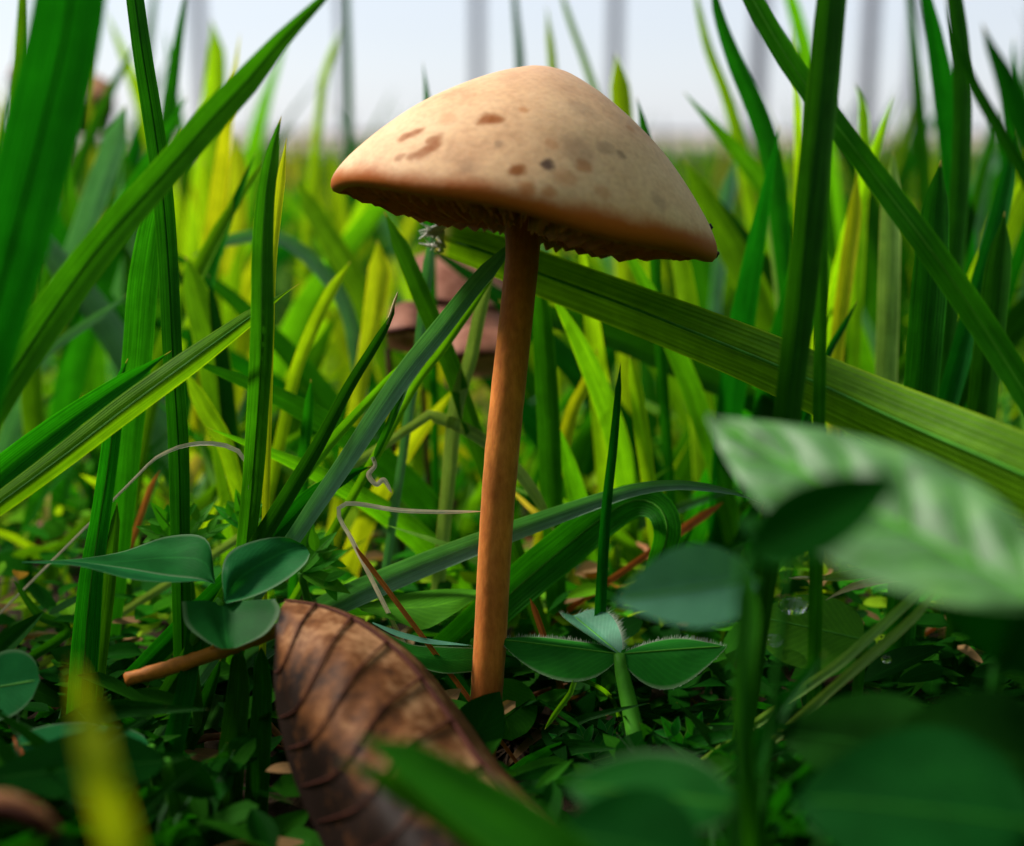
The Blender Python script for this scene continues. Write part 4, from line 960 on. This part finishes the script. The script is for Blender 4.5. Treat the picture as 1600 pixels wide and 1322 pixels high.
# ------------------------------------------------------------------ the rest of the lawn
def field_pos(px, d):
    return (px-PX0)/F*d, d*CT*1.0
def lawn_things():
    """the larger blurred blades one can tell apart"""
    rr = random.Random(21)
    protos = {}
    kinds = ['mid', 'mid', 'mid', 'light', 'light', 'dark', 'dark', 'lime', 'lime', 'yellow', 'blue']
    names = {'mid': 'green grass blade standing out of focus in the lawn behind the mushroom', 'light': 'bright green grass blade standing out of focus behind the mushroom',
             'dark': 'dark green grass blade standing out of focus behind the mushroom', 'lime': 'yellow green grass blade standing out of focus behind the mushroom',
             'yellow': 'yellow grass blade standing out of focus behind the mushroom', 'blue': 'bluish grass blade standing out of focus behind the mushroom'}
    for mt in names:
        for v in range(3):
            L = 1.0; lean = (0.12, 0.3, 0.55)[v]
            pts = [Vector((lean*100*(t**2), 0, 100*t*(1-.15*lean*t))) for t in (1, .8, .55, .3, 0)]
            ws = [(0.4, 0), (4.5, 0), (6.5, 8), (6.5, 4), (4.5, 0)]
            V, Fc, U = ribbon_data(pts, ws, 14, .2, 2, face=Vector((.2, -1, .1)), wave=6, seed=v)
            me = bpy.data.meshes.new('grass_blade'); me.from_pydata([tuple(p*MM) for p in V], [], Fc); me.shade_smooth()
            lay = me.uv_layers.new(name='UVMap')
            for i, l in enumerate(me.loops): lay.data[i].uv = U[l.vertex_index]
            me.materials.append(G[mt]); protos[mt, v] = me
    made = 0
    while made < 165:
        d = 122+150*rr.random()**1.3; px = rr.uniform(-60, 1660)
        x = (px-PX0)/F*d
        side = abs(px-800)/800
        ty = rr.gauss(500-240*side, 110) if side < .62 else rr.gauss(210, 120)
        if rr.random() < .12: ty -= 150
        if 420 < px < 1240: ty = max(ty, 250 if rr.random() < .93 else 140)
        p = P(px, ty, d); h = p.z
        if h < 12 or h > 80: continue
        mt = rr.choice(kinds)
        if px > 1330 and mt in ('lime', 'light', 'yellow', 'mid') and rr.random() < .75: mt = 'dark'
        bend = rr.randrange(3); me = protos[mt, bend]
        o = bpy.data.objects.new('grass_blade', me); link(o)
        o.location = Vector((x, p.y, -0.5))*MM
        s = (h+.5)/92.0; o.scale = (rr.uniform(.32, .6), rr.uniform(.32, .6), s)
        o.rotation_euler = (rr.uniform(-.1, .1), rr.uniform(-.12, .12), rr.choice((0, math.pi))+rr.uniform(-.8, .8))
        bw = ('straight', 'slightly bent', 'strongly curved')[bend]
        tag(o, bw+' '+names[mt], 'grass blade', 'blurred %s %s grass blades in the lawn' % (bw, mt))
        made += 1
lawn_things()
def mass(name, label, cat, gen, mat):
    V, Fc, U, T = [], [], [], []
    for v, f, u, t in gen:
        b = len(V); V += v; U += u; Fc += [tuple(i+b for i in q) for q in f]; T += [t]*len(v)
    o = mesh_obj(name, V, Fc, mat, None, Vector((0, 0, 0)), uvs=U, tints=T)
    tag(o, label, cat, None, 'stuff'); return o
def tint(rr, br=1.0):
    q = rr.random()
    c = (0.012, .13, .004) if q < .4 else (0.08, .26, .007) if q < .68 else (.25, .48, .01) if q < .9 else (.42, .38, .10) if q < .93 else (.07, .2, .1)
    k = rr.uniform(.75, 1.2)*br
    return (c[0]*k, c[1]*k, c[2]*k)
def one_blade(rr, x, y, h, w, lean, n=5):
    a = rr.uniform(0, 2*math.pi); dx, dy = math.cos(a)*lean*h, math.sin(a)*lean*h
    pts = [Vector((x+dx*t*t, y+dy*t*t, h*t*(1-.12*lean*t)-.5)) for t in (1, .66, .33, 0)]
    ws = [(.08, 0), (w*.75, 0), (w, 10), (w*.8, 0)]
    return ribbon_data(pts, ws, n, .2, 2, face=Vector((math.sin(a*3), -1, .2)), wave=8, seed=rr.randrange(999))
def far_grass():
    rr = random.Random(31)
    for i in range(5200):
        d = 250*(2600/250)**(rr.random()**1.25)
        px = rr.uniform(-150, 1750); x = (px-PX0)/F*d
        y = d/CT*0.99 if d > 400 else d*CT+8
        side = abs(px-800)/800
        h = rr.gauss(24+11*side, 7) if rr.random() > .05 else rr.uniform(40, 58+28*side)
        if d > 700: h = min(h, 46)
        v, f, u = one_blade(rr, x, y, max(10, h), rr.uniform(1.6, 3.0)*(1+d/2500), rr.uniform(.05, .6))
        yield v, f, u, tint(rr, .62)
mass('grass', 'blurred distant lawn grass reaching to the fence', 'grass', far_grass(), G['tint'])
def near_grass():
    """short grass filling the gaps just behind the mushroom"""
    rr = random.Random(37)
    for i in range(1500):
        px = rr.uniform(-120, 1720); d = rr.uniform(112, 290); x = (px-PX0)/F*d; y = d*CT+10
        h = rr.uniform(6, 20)+(8 if abs(px-800) > 450 else 0)*rr.random()
        v, f, u = one_blade(rr, x, y, h, rr.uniform(.8, 2.0), rr.uniform(.2, 1.1))
        yield v, f, u, tint(rr)
def front_grass():
    rr = random.Random(39); k = 0
    while k < 420:
        px = rr.uniform(-150, 1750); d = rr.uniform(62, 106); x = (px-PX0)/F*d; y = d*CT+4
        v, f, u = one_blade(rr, x, y, rr.uniform(5, 16), rr.uniform(.8, 2.2), rr.uniform(.5, 1.6))
        if any(proj(p)[1] < 1090 or (proj(p)[2] < 98 and 380 < proj(p)[0] < 930) for p in v): continue
        k += 1; yield v, f, u, (.005, rr.uniform(.04, .085), .003)  # tint kept dark to stand for the shade near the soil
mass('low_grass', 'low shade-tinted grass tangled over the soil at the mushroom foot', 'grass', front_grass(), G['tint'])
mass('short_grass', 'short mixed grass between clover just behind the mushroom', 'grass', near_grass(), G['tint'])
def side_grass():
    """unseen tall grass beside and behind the camera, added to shade the foreground"""
    rr = random.Random(41); k = 0
    while k < 9000:
        x, y = rr.uniform(-330, 330), rr.uniform(-330, 150)
        if y > -22 and abs(x) < 0.42*max(y, 0)+20: continue
        h = rr.uniform(40, 86) if (x < 0 and y > -30) else rr.uniform(70, 165)  # heights shaped to shade the floor, lower at left to spare the cap
        v, f, u = one_blade(rr, x, y, h, rr.uniform(2, 4.5), rr.uniform(.1, .35))
        if any(-25 < p.y < 112 and abs(p.x) < 0.40*max(p.y, 0)+9 for p in v): continue
        k += 1
        yield v, f, u, tint(rr)
mass('shading_grass', 'unseen tall grass added round the camera to shade the foreground', 'grass', side_grass(), G['tint'])
def cover():
    rr = random.Random(51)
    n = 0
    while n < 6500:
        px = rr.uniform(-150, 1750); d = rr.choice((rr.uniform(60, 118), rr.uniform(100, 200), rr.uniform(150, 420)))
        x = (px-PX0)/F*d; y = d*CT + 6*rr.random()
        z = rr.uniform(.5, 9) if d > 108 else rr.uniform(.5, 6)
        B = Vector((x, y, z)); q = proj(B)
        if q[2] < 104 and q[1] < 1075+rr.uniform(0, 60): continue
        L = rr.uniform(1.6, 4.2) if q[2] > 108 else rr.uniform(2.5, 6.5); a = rr.uniform(0, 6.283)
        if q[2] < 104 and rr.random() < .55: n += 1; continue
        T = B+Vector((math.cos(a)*L, math.sin(a)*L, rr.uniform(-.3, .7)*L))
        nr = nv_(rr.uniform(-.6, .6), rr.uniform(-.9, .3), 1)
        v, f, u = leaflet_data(B, T, L*(rr.uniform(.4, .85) if q[2] > 108 else rr.uniform(.25, .6)), nr, rr.uniform(-5, 28), rr.uniform(-.1, .3), rr.choice(('lance', 'obovate', 'round') if q[2] > 108 else ('lance', 'lance', 'obovate')), 6, 2)
        c = rr.choice(((.02, .17, .006), (.05, .26, .008), (.13, .38, .01), (.012, .11, .008), (.26, .46, .015)) if d > 110 else ((.003, .04, .002), (.006, .06, .003), (.015, .095, .004)))  # foreground shade put into the darker tints of the nearer leaves
        if rr.random() < .035: c = (.3, .18, .08)
        k = rr.uniform(.7, 1.2); n += 1
        yield v, f, u, (c[0]*k, c[1]*k, c[2]*k)
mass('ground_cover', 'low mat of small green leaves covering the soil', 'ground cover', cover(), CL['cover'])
def litter():
    rr = random.Random(61)
    for i in range(260):
        px = rr.uniform(-100, 1700); d = rr.uniform(85, 330); x = (px-PX0)/F*d; y = d*CT+4
        a = rr.uniform(0, 6.28); L = rr.uniform(3, 14)
        z = rr.uniform(.5, 6) if d > 108 else rr.uniform(.3, 2)
        p = Vector((x, y, z)); e = p+Vector((math.cos(a)*L, math.sin(a)*L, rr.uniform(-.2, .5)*L*.5)); m = p.lerp(e, .5)+Vector((0, 0, L*rr.uniform(-.05, .2)))
        v, f, u = tube_data([p, m, e], [.25, .3, .12], 5, 5)
        c = rr.choice(((.45, .36, .22), (.4, .2, .1), (.5, .42, .34), (.2, .1, .05)))
        yield v, f, u, c
mass('litter', 'scattered dry straw bits among the low leaves', 'straw litter', litter(), G['tint'])
